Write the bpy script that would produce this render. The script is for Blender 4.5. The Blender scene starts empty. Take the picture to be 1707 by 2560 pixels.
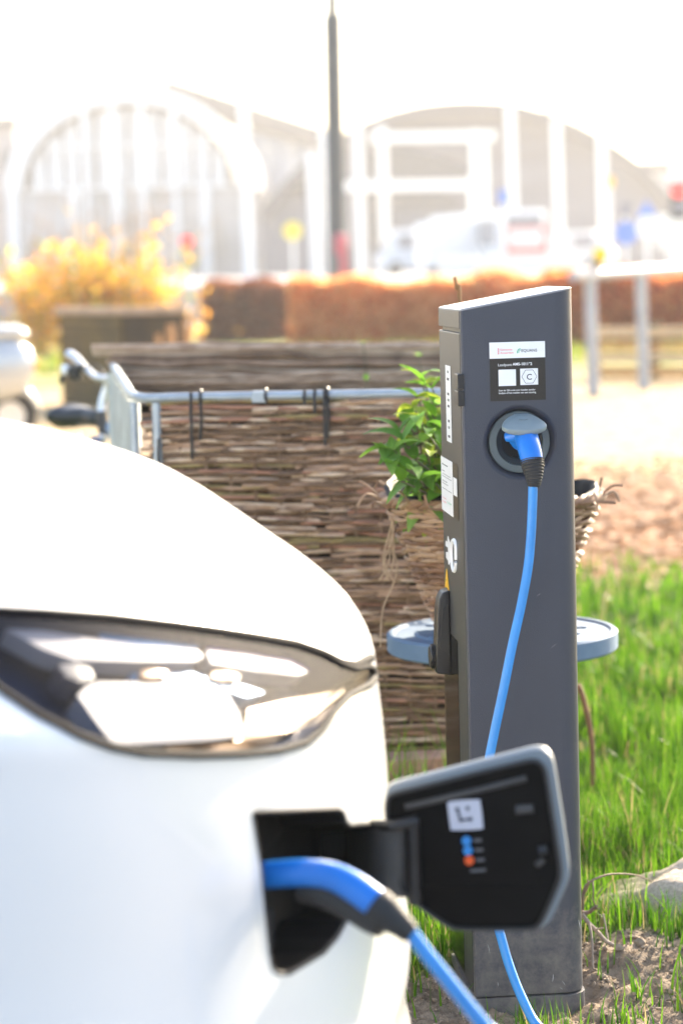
import bpy, bmesh, math, random
import numpy as np
from mathutils import Vector, Matrix
from mathutils.bvhtree import BVHTree
from mathutils.geometry import delaunay_2d_cdt

SC = bpy.context.scene
COL = SC.collection
rnd = random.Random(11)
rng = np.random.default_rng(7)
R = math.radians

# ------------------------------------------------------------------ camera
CAM_Z = 1.337
PITCH, ROLL = 5.75, 1.5
cam_d = bpy.data.cameras.new('camera')
cam_d.sensor_fit = 'VERTICAL'
cam_d.sensor_height = 36.0
cam_d.sensor_width = 24.0
cam_d.lens = 85.0
cam_d.clip_start = 0.1
cam_d.clip_end = 6000
cam_d.dof.use_dof = True
cam_d.dof.focus_distance = 4.27
cam_d.dof.aperture_fstop = 3.3
cam = bpy.data.objects.new('camera', cam_d)
COL.objects.link(cam)
CM = Matrix.Translation((0, 0, CAM_Z)) @ Matrix.Rotation(R(90 - PITCH), 4, 'X') @ Matrix.Rotation(R(-ROLL), 4, 'Z')
cam.matrix_world = CM
SC.camera = cam

# ------------------------------------------------------------------ sky, sun, exposure
SUN_EL, SUN_AZ = 24.0, 31.0          # azimuth measured from +Y (view direction) towards +X
world = bpy.data.worlds.new('World')
SC.world = world
world.use_nodes = True
wn = world.node_tree
wn.nodes.clear()
w_out = wn.nodes.new('ShaderNodeOutputWorld')
w_bg = wn.nodes.new('ShaderNodeBackground')
w_sky = wn.nodes.new('ShaderNodeTexSky')
w_sky.sky_type = 'NISHITA'
w_sky.sun_disc = False
w_sky.sun_elevation = R(SUN_EL)
w_sky.sun_rotation = R(SUN_AZ)
w_sky.air_density = 1.0
w_sky.dust_density = 3.0
w_sky.ozone_density = 1.0
w_bg.inputs['Strength'].default_value = 0.15
wn.links.new(w_sky.outputs[0], w_bg.inputs[0])
wn.links.new(w_bg.outputs[0], w_out.inputs[0])
sun_d = bpy.data.lights.new('sun', 'SUN')
sun_d.energy = 4.6
sun_d.angle = R(0.53)
sun_d.color = (1.0, 0.86, 0.66)
sun = bpy.data.objects.new('sun', sun_d)
COL.objects.link(sun)
_sd = Vector((math.sin(R(SUN_AZ)) * math.cos(R(SUN_EL)), math.cos(R(SUN_AZ)) * math.cos(R(SUN_EL)), math.sin(R(SUN_EL))))
sun.rotation_euler = _sd.to_track_quat('Z', 'Y').to_euler()
SC.view_settings.view_transform = 'Standard'
SC.view_settings.look = 'None'
SC.view_settings.gamma = 1.0
SC.view_settings.use_curve_mapping = False
SC.view_settings.exposure = 1.9
SC.cycles.use_denoising = True
SC.cycles.max_bounces = 8
SC.cycles.transparent_max_bounces = 12
SC.cycles.sample_clamp_indirect = 6.0

# ------------------------------------------------------------------ helpers
FPX = 85.0 / 36.0 * 2560
def ray(px, py):
    d = Vector(((px - 853.5) / FPX, -(py - 1280) / FPX, -1.0))
    return (CM.to_3x3() @ d)
def P(px, py, y):
    """world point seen at photo pixel (px,py) that stands y metres from the camera along +Y"""
    d = ray(px, py)
    return Vector((0, 0, CAM_Z)) + d * (y / d.y)
def U(ux, uy, y):
    return P(ux * 1.08865, uy * 1.08865, y)
def hit_plane(px, py, p0, n):
    d = ray(px, py); o = Vector((0, 0, CAM_Z))
    return o + d * ((p0 - o).dot(n) / d.dot(n))

def tag(o, label=None, cat=None, group=None, kind=None):
    if label: o['label'] = label
    if cat: o['category'] = cat
    if group: o['group'] = group
    if kind: o['kind'] = kind
    return o
def empty(name, loc=(0, 0, 0), rotz=0.0, label=None, cat=None, group=None):
    o = bpy.data.objects.new(name, None)
    COL.objects.link(o)
    o.empty_display_size = 0.1
    o.location = loc
    o.rotation_euler = (0, 0, rotz)
    return tag(o, label, cat, group)
def link_mesh(name, me, mat, parent=None, smooth=False):
    o = bpy.data.objects.new(name, me)
    COL.objects.link(o)
    if mat is not None and not me.materials:
        me.materials.append(mat)
    if smooth:
        me.polygons.foreach_set('use_smooth', [True] * len(me.polygons))
    if parent is not None:
        o.parent = parent
    return o
def wparent(o, parent):
    """parent an object built in world coordinates under an Empty that has its own transform"""
    o.parent = parent
    bpy_m = Matrix.LocRotScale(parent.location, parent.rotation_euler, parent.scale)
    o.matrix_parent_inverse = bpy_m.inverted()
    return o
def mk(name, verts, faces, mat, parent=None, smooth=False, world=False):
    me = bpy.data.meshes.new(name)
    me.from_pydata([tuple(v) for v in verts], [], faces)
    me.update()
    o = link_mesh(name, me, mat, None if world else parent, smooth)
    if world and parent is not None:
        wparent(o, parent)
    return o
class MB:
    """collects shapes, builds ONE mesh object"""
    def __init__(s): s.v = []; s.f = []
    def add(s, vs, fs):
        b = len(s.v); s.v += [tuple(v) for v in vs]; s.f += [tuple(i + b for i in f) for f in fs]; return s
    def box(s, lo, hi, M=None):
        x0, y0, z0 = lo; x1, y1, z1 = hi
        vs = [Vector(p) for p in ((x0,y0,z0),(x1,y0,z0),(x1,y1,z0),(x0,y1,z0),(x0,y0,z1),(x1,y0,z1),(x1,y1,z1),(x0,y1,z1))]
        if M is not None: vs = [M @ v for v in vs]
        return s.add(vs, [(0,3,2,1),(4,5,6,7),(0,1,5,4),(1,2,6,5),(2,3,7,6),(3,0,4,7)])
    def tube(s, pts, rad, n=10, cap=True, squash=None):
        pts = [Vector(p) for p in pts]
        m = len(pts)
        rad = [rad] * m if not hasattr(rad, '__len__') else list(rad)
        vs = []; fs = []
        tans = []
        for i in range(m):
            t = pts[min(i + 1, m - 1)] - pts[max(i - 1, 0)]
            if t.length < 1e-9: t = Vector((0, 0, 1))
            tans.append(t.normalized())
        up = Vector((0, 0, 1)) if abs(tans[0].z) < 0.9 else Vector((1, 0, 0))
        a = tans[0].cross(up).normalized()
        for i in range(m):
            t = tans[i]
            a = (a - t * a.dot(t)).normalized()
            b = t.cross(a)
            for k in range(n):
                th = 2 * math.pi * k / n
                ca, sb = math.cos(th), math.sin(th)
                if squash: ca *= squash
                vs.append(pts[i] + (a * ca + b * sb) * rad[i])
        for i in range(m - 1):
            for k in range(n):
                k2 = (k + 1) % n
                fs.append((i*n+k, i*n+k2, (i+1)*n+k2, (i+1)*n+k))
        if cap:
            fs.append(tuple(range(n))[::-1]); fs.append(tuple((m-1)*n+k for k in range(n)))
        return s.add(vs, fs)
    def lathe(s, prof, M=None, n=32, closed=False):
        """profile of (radius, height) about local Z"""
        vs = []; fs = []
        for r_, z_ in prof:
            for k in range(n):
                th = 2 * math.pi * k / n
                v = Vector((r_ * math.cos(th), r_ * math.sin(th), z_))
                vs.append(M @ v if M is not None else v)
        for i in range(len(prof) - 1):
            for k in range(n):
                k2 = (k + 1) % n
                fs.append((i*n+k, i*n+k2, (i+1)*n+k2, (i+1)*n+k))
        return s.add(vs, fs)
    def prism(s, poly, d):
        """polygon (list of 3D points) extruded by vector d"""
        n = len(poly); d = Vector(d)
        vs = [Vector(p) for p in poly] + [Vector(p) + d for p in poly]
        fs = [tuple(range(n))[::-1], tuple(range(n, 2*n))]
        for k in range(n): fs.append((k, (k+1) % n, n + (k+1) % n, n + k))
        return s.add(vs, fs)
    def build(s, name, mat, parent=None, smooth=False, world=False, bevel=0.0, bseg=2, angle=None):
        me = bpy.data.meshes.new(name)
        me.from_pydata(s.v, [], s.f); me.update()
        bm = bmesh.new(); bm.from_mesh(me)
        bmesh.ops.recalc_face_normals(bm, faces=bm.faces)
        if bevel > 0:
            eds = [e for e in bm.edges if len(e.link_faces) == 2 and e.calc_face_angle(0) > 0.5]
            bmesh.ops.bevel(bm, geom=eds, offset=bevel, segments=bseg, profile=0.6, affect='EDGES', clamp_overlap=True)
        bm.to_mesh(me); bm.free()
        o = link_mesh(name, me, mat, None if world else parent, smooth)
        if smooth: me.set_sharp_from_angle(angle=R(angle or 40))
        if world and parent is not None: wparent(o, parent)
        return o
def spline(pts, n=8):
    """Catmull-Rom through points"""
    pts = [Vector(p) for p in pts]; out = []
    for i in range(len(pts) - 1):
        p0 = pts[max(i-1, 0)]; p1 = pts[i]; p2 = pts[i+1]; p3 = pts[min(i+2, len(pts)-1)]
        for k in range(n):
            t = k / n
            out.append(0.5 * ((2*p1) + (p2-p0)*t + (2*p0-5*p1+4*p2-p3)*t*t + (3*p1-p0-3*p2+p3)*t**3))
    out.append(pts[-1]); return out
def copy_tree(o, parent=None):
    c = o.copy(); COL.objects.link(c); c.parent = parent
    if parent is not None: c.matrix_parent_inverse = o.matrix_parent_inverse.copy()
    for ch in list(o.children): copy_tree(ch, c)
    return c

# ------------------------------------------------------------------ materials
def _nt(name):
    m = bpy.data.materials.new(name); m.use_nodes = True
    nt = m.node_tree; b = nt.nodes['Principled BSDF']
    return m, nt, b
def mat(name, col, rough=0.5, metal=0.0, var=0.0, vscale=8.0, bump=0.0, bscale=200.0, bdist=0.002, spec=0.5, col2=None, coat=0.0, transl=0.0, attr=None, detail=4.0, emis=0.0, rvar=0.0, stretch=None):
    m, nt, b = _nt(name)
    L = nt.links.new
    c = (*col, 1)
    b.inputs['Base Color'].default_value = c
    b.inputs['Roughness'].default_value = rough
    b.inputs['Metallic'].default_value = metal
    b.inputs['Specular IOR Level'].default_value = spec
    if coat: b.inputs['Coat Weight'].default_value = coat; b.inputs['Coat Roughness'].default_value = 0.04
    if emis: b.inputs['Emission Color'].default_value = c; b.inputs['Emission Strength'].default_value = emis
    tc = nt.nodes.new('ShaderNodeTexCoord'); src = tc.outputs['Object']
    if stretch:
        mp = nt.nodes.new('ShaderNodeMapping'); mp.inputs['Scale'].default_value = stretch
        L(src, mp.inputs[0]); src = mp.outputs[0]
    col_out = None
    if attr:
        a = nt.nodes.new('ShaderNodeAttribute'); a.attribute_name = attr; col_out = a.outputs['Color']
    if var or col2:
        n = nt.nodes.new('ShaderNodeTexNoise'); n.inputs['Scale'].default_value = vscale; n.inputs['Detail'].default_value = detail
        L(src, n.inputs['Vector'])
        mr = nt.nodes.new('ShaderNodeMapRange'); mr.inputs[1].default_value = 0.32; mr.inputs[2].default_value = 0.68
        L(n.outputs['Fac'], mr.inputs[0])
        mx = nt.nodes.new('ShaderNodeMix'); mx.data_type = 'RGBA'
        L(mr.outputs[0], mx.inputs[0])
        if col2:
            mx.inputs[6].default_value = c; mx.inputs[7].default_value = (*col2, 1)
        else:
            mx.inputs[6].default_value = (*[x * (1 - var) for x in col], 1); mx.inputs[7].default_value = (*[min(1, x * (1 + var)) for x in col], 1)
        if col_out is not None:
            m2 = nt.nodes.new('ShaderNodeMix'); m2.data_type = 'RGBA'; m2.blend_type = 'MULTIPLY'; m2.inputs[0].default_value = 1
            L(col_out, m2.inputs[6]); L(mx.outputs[2], m2.inputs[7]); col_out = m2.outputs[2]
        else: col_out = mx.outputs[2]
        if rvar:
            r2 = nt.nodes.new('ShaderNodeMapRange'); r2.inputs[3].default_value = rough - rvar; r2.inputs[4].default_value = rough + rvar
            L(n.outputs['Fac'], r2.inputs[0]); L(r2.outputs[0], b.inputs['Roughness'])
    if col_out is not None: L(col_out, b.inputs['Base Color'])
    if bump:
        n2 = nt.nodes.new('ShaderNodeTexNoise'); n2.inputs['Scale'].default_value = bscale; n2.inputs['Detail'].default_value = 2
        L(src, n2.inputs['Vector'])
        bp = nt.nodes.new('ShaderNodeBump'); bp.inputs['Strength'].default_value = bump; bp.inputs['Distance'].default_value = bdist
        L(n2.outputs['Fac'], bp.inputs['Height']); L(bp.outputs[0], b.inputs['Normal'])
    if transl:
        tr = nt.nodes.new('ShaderNodeBsdfTranslucent'); mxs = nt.nodes.new('ShaderNodeMixShader'); mxs.inputs[0].default_value = transl
        if col_out is not None: L(col_out, tr.inputs[0])
        else: tr.inputs[0].default_value = c
        out = nt.nodes['Material Output']
        L(b.outputs[0], mxs.inputs[1]); L(tr.outputs[0], mxs.inputs[2]); L(mxs.outputs[0], out.inputs[0])
    return m
def set_cols(me, cols):
    """per-vertex colours -> attribute 'tint'"""
    a = me.color_attributes.new('tint', 'FLOAT_COLOR', 'POINT')
    c = np.ones((len(me.vertices), 4), dtype=np.float32); c[:, :3] = cols
    a.data.foreach_set('color', c.ravel())
def glass(name, tint, rough=0.03, fac=0.12, mul=1.0):
    """clear cover: mostly transparent with a fresnel gloss"""
    m = bpy.data.materials.new(name); m.use_nodes = True; nt = m.node_tree; nt.nodes.clear(); L = nt.links.new
    o = nt.nodes.new('ShaderNodeOutputMaterial'); t = nt.nodes.new('ShaderNodeBsdfTransparent'); g = nt.nodes.new('ShaderNodeBsdfGlossy')
    t.inputs[0].default_value = (*tint, 1); g.inputs['Roughness'].default_value = rough
    fr = nt.nodes.new('ShaderNodeFresnel'); fr.inputs[0].default_value = 1.5
    ad = nt.nodes.new('ShaderNodeMath'); ad.operation = 'MULTIPLY_ADD'; ad.use_clamp = True; ad.inputs[1].default_value = mul; ad.inputs[2].default_value = fac
    L(fr.outputs[0], ad.inputs[0])
    mx = nt.nodes.new('ShaderNodeMixShader'); L(ad.outputs[0], mx.inputs[0]); L(t.outputs[0], mx.inputs[1]); L(g.outputs[0], mx.inputs[2]); L(mx.outputs[0], o.inputs[0])
    return m
def text_mesh(s, width=None, height=None, bold=0.0):
    cu = bpy.data.curves.new('t', 'FONT'); cu.body = s; cu.size = 1.0; cu.offset = bold; cu.resolution_u = 3
    ob = bpy.data.objects.new('t', cu); COL.objects.link(ob)
    bpy.context.view_layer.update()
    me = bpy.data.meshes.new_from_object(ob.evaluated_get(bpy.context.evaluated_depsgraph_get()))
    bpy.data.objects.remove(ob); bpy.data.curves.remove(cu)
    co = np.array([v.co[:] for v in me.vertices]); co[:, 0] -= co[:, 0].min()
    sx = width / co[:, 0].max() if width else None
    sy = height / co[:, 1].max() if height else None
    sx = sx or sy; sy = sy or sx
    co[:, 0] *= sx; co[:, 1] *= sy
    me.vertices.foreach_set('co', co.ravel().astype(np.float32)); me.update()
    return me
# ------------------------------------------------------------------ charging post
M_post = mat('powder_coat_side', (0.045, 0.050, 0.068), rough=0.42, bump=0.5, bscale=420, bdist=0.0012, var=0.06, vscale=6)
M_postf = mat('brushed_grey_front', (0.040, 0.041, 0.046), rough=0.4, metal=0.1, var=0.12, vscale=60, stretch=(60, 60, 1.0), bump=0.12, bscale=400)
M_roof = mat('roof_grey', (0.26, 0.27, 0.30), rough=0.28, spec=0.8, bump=0.15, bscale=420)
M_black = mat('black_plastic', (0.012, 0.012, 0.014), rough=0.35, var=0.2, vscale=40)
M_rubber = mat('black_rubber', (0.02, 0.02, 0.021), rough=0.6, bump=0.2, bscale=300)
M_bezel = mat('bezel_grey', (0.115, 0.14, 0.145), rough=0.4, var=0.06, vscale=30)
M_bezel2 = mat('inner_ring_grey', (0.03, 0.036, 0.038), rough=0.45, var=0.1, vscale=30)
M_flap = mat('flap_grey', (0.22, 0.27, 0.285), rough=0.38, var=0.05, vscale=40)
M_flapmark = mat('flap_emboss', (0.16, 0.20, 0.21), rough=0.4)
M_white = mat('sticker_white', (0.80, 0.81, 0.82), rough=0.35, var=0.02, vscale=30)
M_print = mat('sticker_black', (0.017, 0.013, 0.010), rough=0.35, bump=0.4, bscale=420, bdist=0.0012, var=0.15, vscale=300)
M_ink = mat('ink_dark', (0.02, 0.02, 0.04), rough=0.5)
M_red = mat('ink_red', (0.75, 0.02, 0.03), rough=0.5)
M_green = mat('ink_green', (0.03, 0.42, 0.22), rough=0.5)
M_yellow = mat('warning_yellow', (0.85, 0.48, 0.01), rough=0.4)
M_film = glass('clear_film', (0.86, 0.9, 0.84), rough=0.12, fac=0.04)
M_blue = mat('cable_blue', (0.035, 0.26, 0.66), rough=0.26, var=0.06, vscale=20, bump=0.1, bscale=90)
M_bluep = mat('plug_blue', (0.010, 0.19, 0.66), rough=0.30, var=0.05, vscale=20)

# road dust and mud splashes on the lower part, as real dirt on the coat
nt_ = M_post.node_tree; bs_ = nt_.nodes['Principled BSDF']; Lk = nt_.links.new
tc_ = nt_.nodes.new('ShaderNodeTexCoord'); sp_ = nt_.nodes.new('ShaderNodeSeparateXYZ'); Lk(tc_.outputs['Object'], sp_.inputs[0])
mz = nt_.nodes.new('ShaderNodeMapRange'); mz.interpolation_type = 'SMOOTHSTEP'; mz.inputs[1].default_value = 0.34; mz.inputs[2].default_value = 0.02; mz.inputs[3].default_value = 0.0; mz.inputs[4].default_value = 0.34; Lk(sp_.outputs[2], mz.inputs[0])
nz = nt_.nodes.new('ShaderNodeTexNoise'); nz.inputs['Scale'].default_value = 22; nz.inputs['Detail'].default_value = 8; nz.inputs['Roughness'].default_value = 0.75; Lk(tc_.outputs['Object'], nz.inputs['Vector'])
ad = nt_.nodes.new('ShaderNodeMath'); ad.operation = 'ADD'; Lk(nz.outputs['Fac'], ad.inputs[0]); Lk(mz.outputs[0], ad.inputs[1])
mr_ = nt_.nodes.new('ShaderNodeMapRange'); mr_.inputs[1].default_value = 0.66; mr_.inputs[2].default_value = 0.98; mr_.inputs[4].default_value = 0.55; Lk(ad.outputs[0], mr_.inputs[0])
mx_ = nt_.nodes.new('ShaderNodeMix'); mx_.data_type = 'RGBA'; src_ = bs_.inputs['Base Color'].links[0].from_socket
Lk(mr_.outputs[0], mx_.inputs[0]); Lk(src_, mx_.inputs[6]); mx_.inputs[7].default_value = (0.26, 0.235, 0.21, 1); Lk(mx_.outputs[2], bs_.inputs['Base Color'])
POST_YAW = 5.0
PW, PD = 0.1975, 0.26
post0 = P(1187.5, 2556, 4.27); post0.z = 0.0
# the visible front corner is slightly rounded; origin = front corner at ground level
post = empty('charging_post', post0, R(POST_YAW), 'dark grey electric vehicle charging post with socket, labels and sloping roof', 'charging post')
PM = Matrix.Translation(post0) @ Matrix.Rotation(R(POST_YAW), 4, 'Z')
PMi = PM.inverted()
nS = PM.to_3x3() @ Vector((0, -1, 0)); nF = PM.to_3x3() @ Vector((-1, 0, 0))
def side_xz(px, py):
    p = PMi @ hit_plane(px, py, post0, nS); return p.x, p.z
def front_yz(px, py):
    p = PMi @ hit_plane(px, py, post0, nF); return p.y, p.z
PD = front_yz(1096, 776)[0]
ZB = side_xz(1188, 2493)[1]            # top of the plinth
Z0 = side_xz(1153, 778)[1]             # roof height at the front corner
Z1 = side_xz(1428, 722)[1]             # roof height at the back
PW = side_xz(1429, 900)[0] + 0.0066
def ztop(x): return Z0 + (Z1 - Z0) * x / PW
rc, rl = 0.036, 0.004
cx, cz = side_xz(1301, 1106)           # socket centre
RO = 0.069
# side panel with a round hole
def side_panel():
    pts = []; edges = []
    x0, x1 = rl, PW - rc
    outer = [(x0, ZB), (x1, ZB), (x1, ztop(x1)), (x0, ztop(x0))]
    n = 72
    circ = [(cx + RO * math.cos(2*math.pi*k/n), cz + RO * math.sin(2*math.pi*k/n)) for k in range(n)]
    vs = outer + circ
    res = delaunay_2d_cdt([Vector(v) for v in vs], [(0,1),(1,2),(2,3),(3,0)] + [(4+k, 4+(k+1) % n) for k in range(n)], [], 1, 1e-6)
    V = [(v.x, 0.0, v.y) for v in res[0]]
    F = []
    for f in res[2]:
        c = sum((res[0][i] for i in f), Vector((0, 0))) / len(f)
        if (c - Vector((cx, cz))).length > RO * 0.98: F.append(tuple(f))
    return V, F
mb = MB(); mb.add(*side_panel())
# dimple around the socket (rounded lip, conical wall)
RX = Matrix.Translation((cx, 0, cz)) @ Matrix.Rotation(R(90), 4, 'X')
prof = [(RO, 0.0)]
for k in range(1, 9):
    a = k / 8 * R(78); prof.append((RO - 0.009 * math.sin(a), -0.009 * (1 - math.cos(a))))
prof += [(0.0565, -0.016), (0.0555, -0.019), (0.05, -0.0195)]
mb.lathe(prof, RX, 72)
# corner strips and the other walls
def arc(cx_, cy_, r_, a0, a1, n): return [(cx_ + r_*math.cos(R(a0 + (a1-a0)*k/n)), cy_ + r_*math.sin(R(a0 + (a1-a0)*k/n))) for k in range(n+1)]
outl = arc(PW-rc, rc, rc, -90, 0, 12) + arc(PW-rc, PD-rc, rc, 0, 90, 12) + [(rl+0.004, PD)]
def wall(mb, path):
    n = len(path)
    vs = [(x, y, ZB) for x, y in path] + [(x, y, ztop(x)) for x, y in path]
    mb.add(vs, [(k, k+1, n+k+1, n+k) for k in range(n-1)])
wall(mb, outl)
lip = arc(rl, rl, rl, 180, 270, 6)
lip = [(0.012, 0.010), (0.0, 0.010)] + [(x, y) for x, y in lip]
wall(mb, lip)
body = mb.build('body', M_post, post, smooth=True, angle=30)
# front frame recess (dark) behind the door
MB().box((0.006, 0.012, ZB), (0.02, PD-0.004, ztop(0.01)-0.002)).build('inner_frame', M_black, post)
# roof : sloping sheet with rounded rim and a front apron
mb = MB()
rp = arc(0.004, 0.004, 0.004, 180, 270, 4) + arc(PW-rc, rc, rc, -90, 0, 8) + arc(PW-rc, PD-rc, rc, 0, 90, 8) + arc(0.004, PD-0.004, 0.004, 90, 180, 4)
n = len(rp)
def inset(p, d):
    c = Vector((PW/2, PD/2)); v = Vector(p) - c
    return (c.x + v.x * (1 - d / (PW/2)), c.y + v.y * (1 - d / (PD/2)))
rings = [(0.0, 0.0), (-0.0006, 0.0022), (0.0010, 0.0034), (0.004, 0.004)]
vs = []
for d, dz in rings:
    for p in rp:
        x, y = inset(p, d); vs.append((x, y, ztop(x) + dz))
fs = []
for r_ in range(len(rings)-1):
    for k in range(n): fs.append((r_*n+k, r_*n+(k+1) % n, (r_+1)*n+(k+1) % n, (r_+1)*n+k))
fs.append(tuple((len(rings)-1)*n+k for k in range(n)))
mb.add(vs, fs)
mb.build('roof', M_roof, post, smooth=True, angle=30)
zc = front_yz(1125, 826)[1]             # gap between apron and door
MB().box((-0.001, 0.0125, zc+0.005), (0.012, PD-0.002, ztop(0)+0.0005)).build('roof_apron', M_postf, post, bevel=0.0015)
MB().box((-0.001, 0.0125, ZB+0.004), (0.008, PD-0.004, zc-0.002)).build('door', M_postf, post, bevel=0.0025)
door_trim = MB().box((0.0005, 0.0103, ZB+0.004), (0.004, 0.0122, zc-0.002)).build('door_seal', M_black, post)
# plinth
mb = MB()
pp = arc(0.006-0.003, 0.006-0.003, 0.006, 180, 270, 4) + arc(PW-rc, rc-0.0035, rc+0.003, -90, 0, 8) + arc(PW-rc, PD-rc+0.0035, rc+0.003, 0, 90, 8) + arc(0.003, PD-0.003, 0.006, 90, 180, 4)
n = len(pp); vs = []; fs = []
lev = [(-0.06, 1.0), (ZB-0.006, 1.0), (ZB-0.003, 0.997), (ZB-0.003, 0.90)]
for z_, s_ in lev:
    for x, y in pp: vs.append((PW/2+(x-PW/2)*s_, PD/2+(y-PD/2)*s_, z_))
for r_ in range(len(lev)-1):
    for k in range(n): fs.append((r_*n+k, r_*n+(k+1) % n, (r_+1)*n+(k+1) % n, (r_+1)*n+k))
mb.add(vs, fs); mb.build('plinth', M_post, post, smooth=True, angle=30)
# hinge blocks on the front corner
for (ya, yb) in ((931, 969), (972, 1010)):
    y_, za = front_yz(1140, ya); zb = front_yz(1140, yb)[1]
    MB().box((-0.008, -0.004, zb), (0.004, 0.040, za)).build('hinge', M_black, post, bevel=0.002)
# socket
RXs = RX
mb = MB(); mb.lathe([(0.0555, -0.0188), (0.0550, -0.0135), (0.0535, -0.0125), (0.0425, -0.0125), (0.0415, -0.014), (0.041, -0.022)], RXs, 72)
socket = mb.build('socket', M_bezel, post, smooth=True, angle=30)
MB().lathe([(0.0412, -0.020), (0.0405, -0.019), (0.032, -0.023), (0.0305, -0.025), (0.030, -0.045)], RXs, 64).build('inner_ring', M_bezel2, socket, smooth=True, angle=30)
MB().lathe([(0.0305, -0.044), (0.0001, -0.045)], RXs, 48).build('contact_face', M_black, socket)
# lifted flap: rounded plate hinged at the top, tilted out
fm = Matrix.Translation((cx - 0.0005, -0.013, cz + 0.0500)) @ Matrix.Rotation(R(30), 4, 'X')
shape = []
for k in range(49):
    a = math.pi * k / 48
    x = 0.0385 * math.cos(a); y = -0.064 * (math.sin(a) ** 0.62) * 0.5
    shape.append((x, y))
hull = []
ctrl = [(-0.012, 0.0), (0.012, 0.0), (0.022, -0.0065), (0.034, -0.021), (0.0395, -0.034), (0.0385, -0.041), (0.031, -0.0485), (0.017, -0.053), (0.0, -0.0545), (-0.017, -0.053), (-0.031, -0.0485), (-0.0385, -0.041), (-0.0395, -0.034), (-0.034, -0.021), (-0.022, -0.0065)]
hull = [(v.x, v.y) for v in spline([(x, y, 0) for x, y in ctrl + ctrl[:1]], 5)][:-1]
mb = MB(); n = len(hull); vs = []; fs = []
for sc_, zz in ((0.90, -0.009), (0.985, -0.006), (1.0, -0.002), (0.985, 0.0015), (0.93, 0.0030), (0.5, 0.0042), (0.02, 0.0046)):
    for x, y in hull: vs.append(fm @ Vector((x*sc_, -0.027 + (y+0.027)*sc_, zz)))
for r_ in range(6):
    for k in range(n): fs.append((r_*n+k, r_*n+(k+1) % n, (r_+1)*n+(k+1) % n, (r_+1)*n+k))
fs.append(tuple(range(n))[::-1])
mb.add(vs, fs); flap = mb.build('flap', M_flap, socket, smooth=True, angle=45)
mb = MB()
for a, b in (((-0.0085, -0.022), (0.0085, -0.022)), ((0.0085, -0.022), (0.0, -0.0275)), ((0.0, -0.0275), (-0.0085, -0.022))):
    mb.tube([fm @ Vector((*a, 0.0046)), fm @ Vector((*b, 0.0046))], 0.0006, 6)
mb.build('embossed_mark', M_flapmark, flap)
mb = MB().box((-0.013, -0.004, -0.006), (0.013, 0.004, 0.002), fm)
mb.build('flap_hinge', M_bezel, socket, bevel=0.001)

# ---- stickers ------------------------------------------------
def quad_side(name, x0, z0, x1, z1, m, off, parent=post):
    return MB().box((x0, -off, z0), (x1, -off + 0.0003, z1)).build(name, m, parent)
def print_side(me, x, z, m, off, parent, name='lettering'):
    o = link_mesh(name, me, m, parent)
    o.location = (x, -off, z); o.rotation_euler = (R(90), 0, 0)
    return o
lx0, lz1 = side_xz(1222, 856.5); lx1, lz0 = side_xz(1363.5, 999)
lhz = side_xz(1222, 897)[1]
lab = quad_side('information_label', lx0, lz0, lx1, lz1, M_print, 0.0008)
quad_side('label_header', lx0, lhz, lx1, lz1, M_white, 0.0011, lab)
def sx(px): return side_xz(px, 920)[0]
def sz(py): return side_xz(1290, py)[1]
O = 0.0014
for k, py in enumerate((871.5, 876.8, 882.3)):
    z = sz(py); x = sx(1245.5); mb = MB()
    for s_ in (1, -1): mb.add([(x-.0016, 0, z-.0016*s_), (x-.0010, 0, z-.0019*s_), (x+.0016, 0, z+.0012*s_), (x+.0010, 0, z+.0017*s_)], [(0,1,2,3)])
    o = mb.build('cross', M_red, lab); o.location.y = -O
print_side(text_mesh('Gemeente', sx(1280) - sx(1250)), sx(1250), sz(875.6), M_red, O, lab)
print_side(text_mesh('Amsterdam', sx(1283) - sx(1250)), sx(1250), sz(883.6), M_red, O, lab)
print_side(text_mesh('EQUANS', sx(1342) - sx(1303), bold=0.008), sx(1303), sz(880.3), M_ink, O, lab)
mb = MB()
for k, (r0, w_) in enumerate(((0.0068, 0.0016), (0.0042, 0.0010))):
    cx_, cz_ = sx(1301.5), sz(880.5)
    A = [R(a) for a in range(95, 206, 8)]
    vs = [(cx_ + r0*math.cos(a), 0, cz_ + r0*math.sin(a)) for a in A] + [(cx_ + (r0-w_)*math.cos(a), 0, cz_ + (r0-w_)*math.sin(a)) for a in A]
    m_ = len(A); mb.add(vs, [(j, j+1, m_+j+1, m_+j) for j in range(m_-1)])
o = mb.build('leaf_emblem', M_green, lab); o.location.y = -O
print_side(text_mesh('Laadpunt', sx(1278) - sx(1244)), sx(1244), sz(914.2), M_white, O, lab)
print_side(text_mesh('AMS-1011*2', sx(1329) - sx(1280), bold=0.028), sx(1280), sz(913.4), M_white, O, lab)
quad_side('blank_square', sx(1244.8), sz(964), sx(1288.2), sz(923), M_white, 0.0011, lab)
sq = quad_side('symbol_square', sx(1299), sz(963), sx(1343.4), sz(922), M_white, 0.0011, lab)
hx, hz = sx(1321.5), sz(942.3)
hexp = [(hx + 0.0134*math.cos(R(60*k)), hz + 0.0134*math.sin(R(60*k))) for k in range(6)]
mb = MB()
for k in range(6):
    a, b = hexp[k], hexp[(k+1) % 6]; mb.tube([(a[0], -O, a[1]), (b[0], -O, b[1])], 0.0004, 6)
mb.build('hexagon', M_ink, lab)
print_side(text_mesh('C', 0.0092, bold=0.012), hx-0.0046, hz-0.0054, M_ink, O, lab)
print_side(text_mesh('Scan de QR-code voor betalen zonder', sx(1336) - sx(1244.5), bold=0.01), sx(1244.5), sz(976.9), M_white, O, lab)
print_side(text_mesh('laadpas of het melden van een storing.', sx(1338) - sx(1244.5), bold=0.01), sx(1244.5), sz(983.6), M_white, O, lab)
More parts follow.
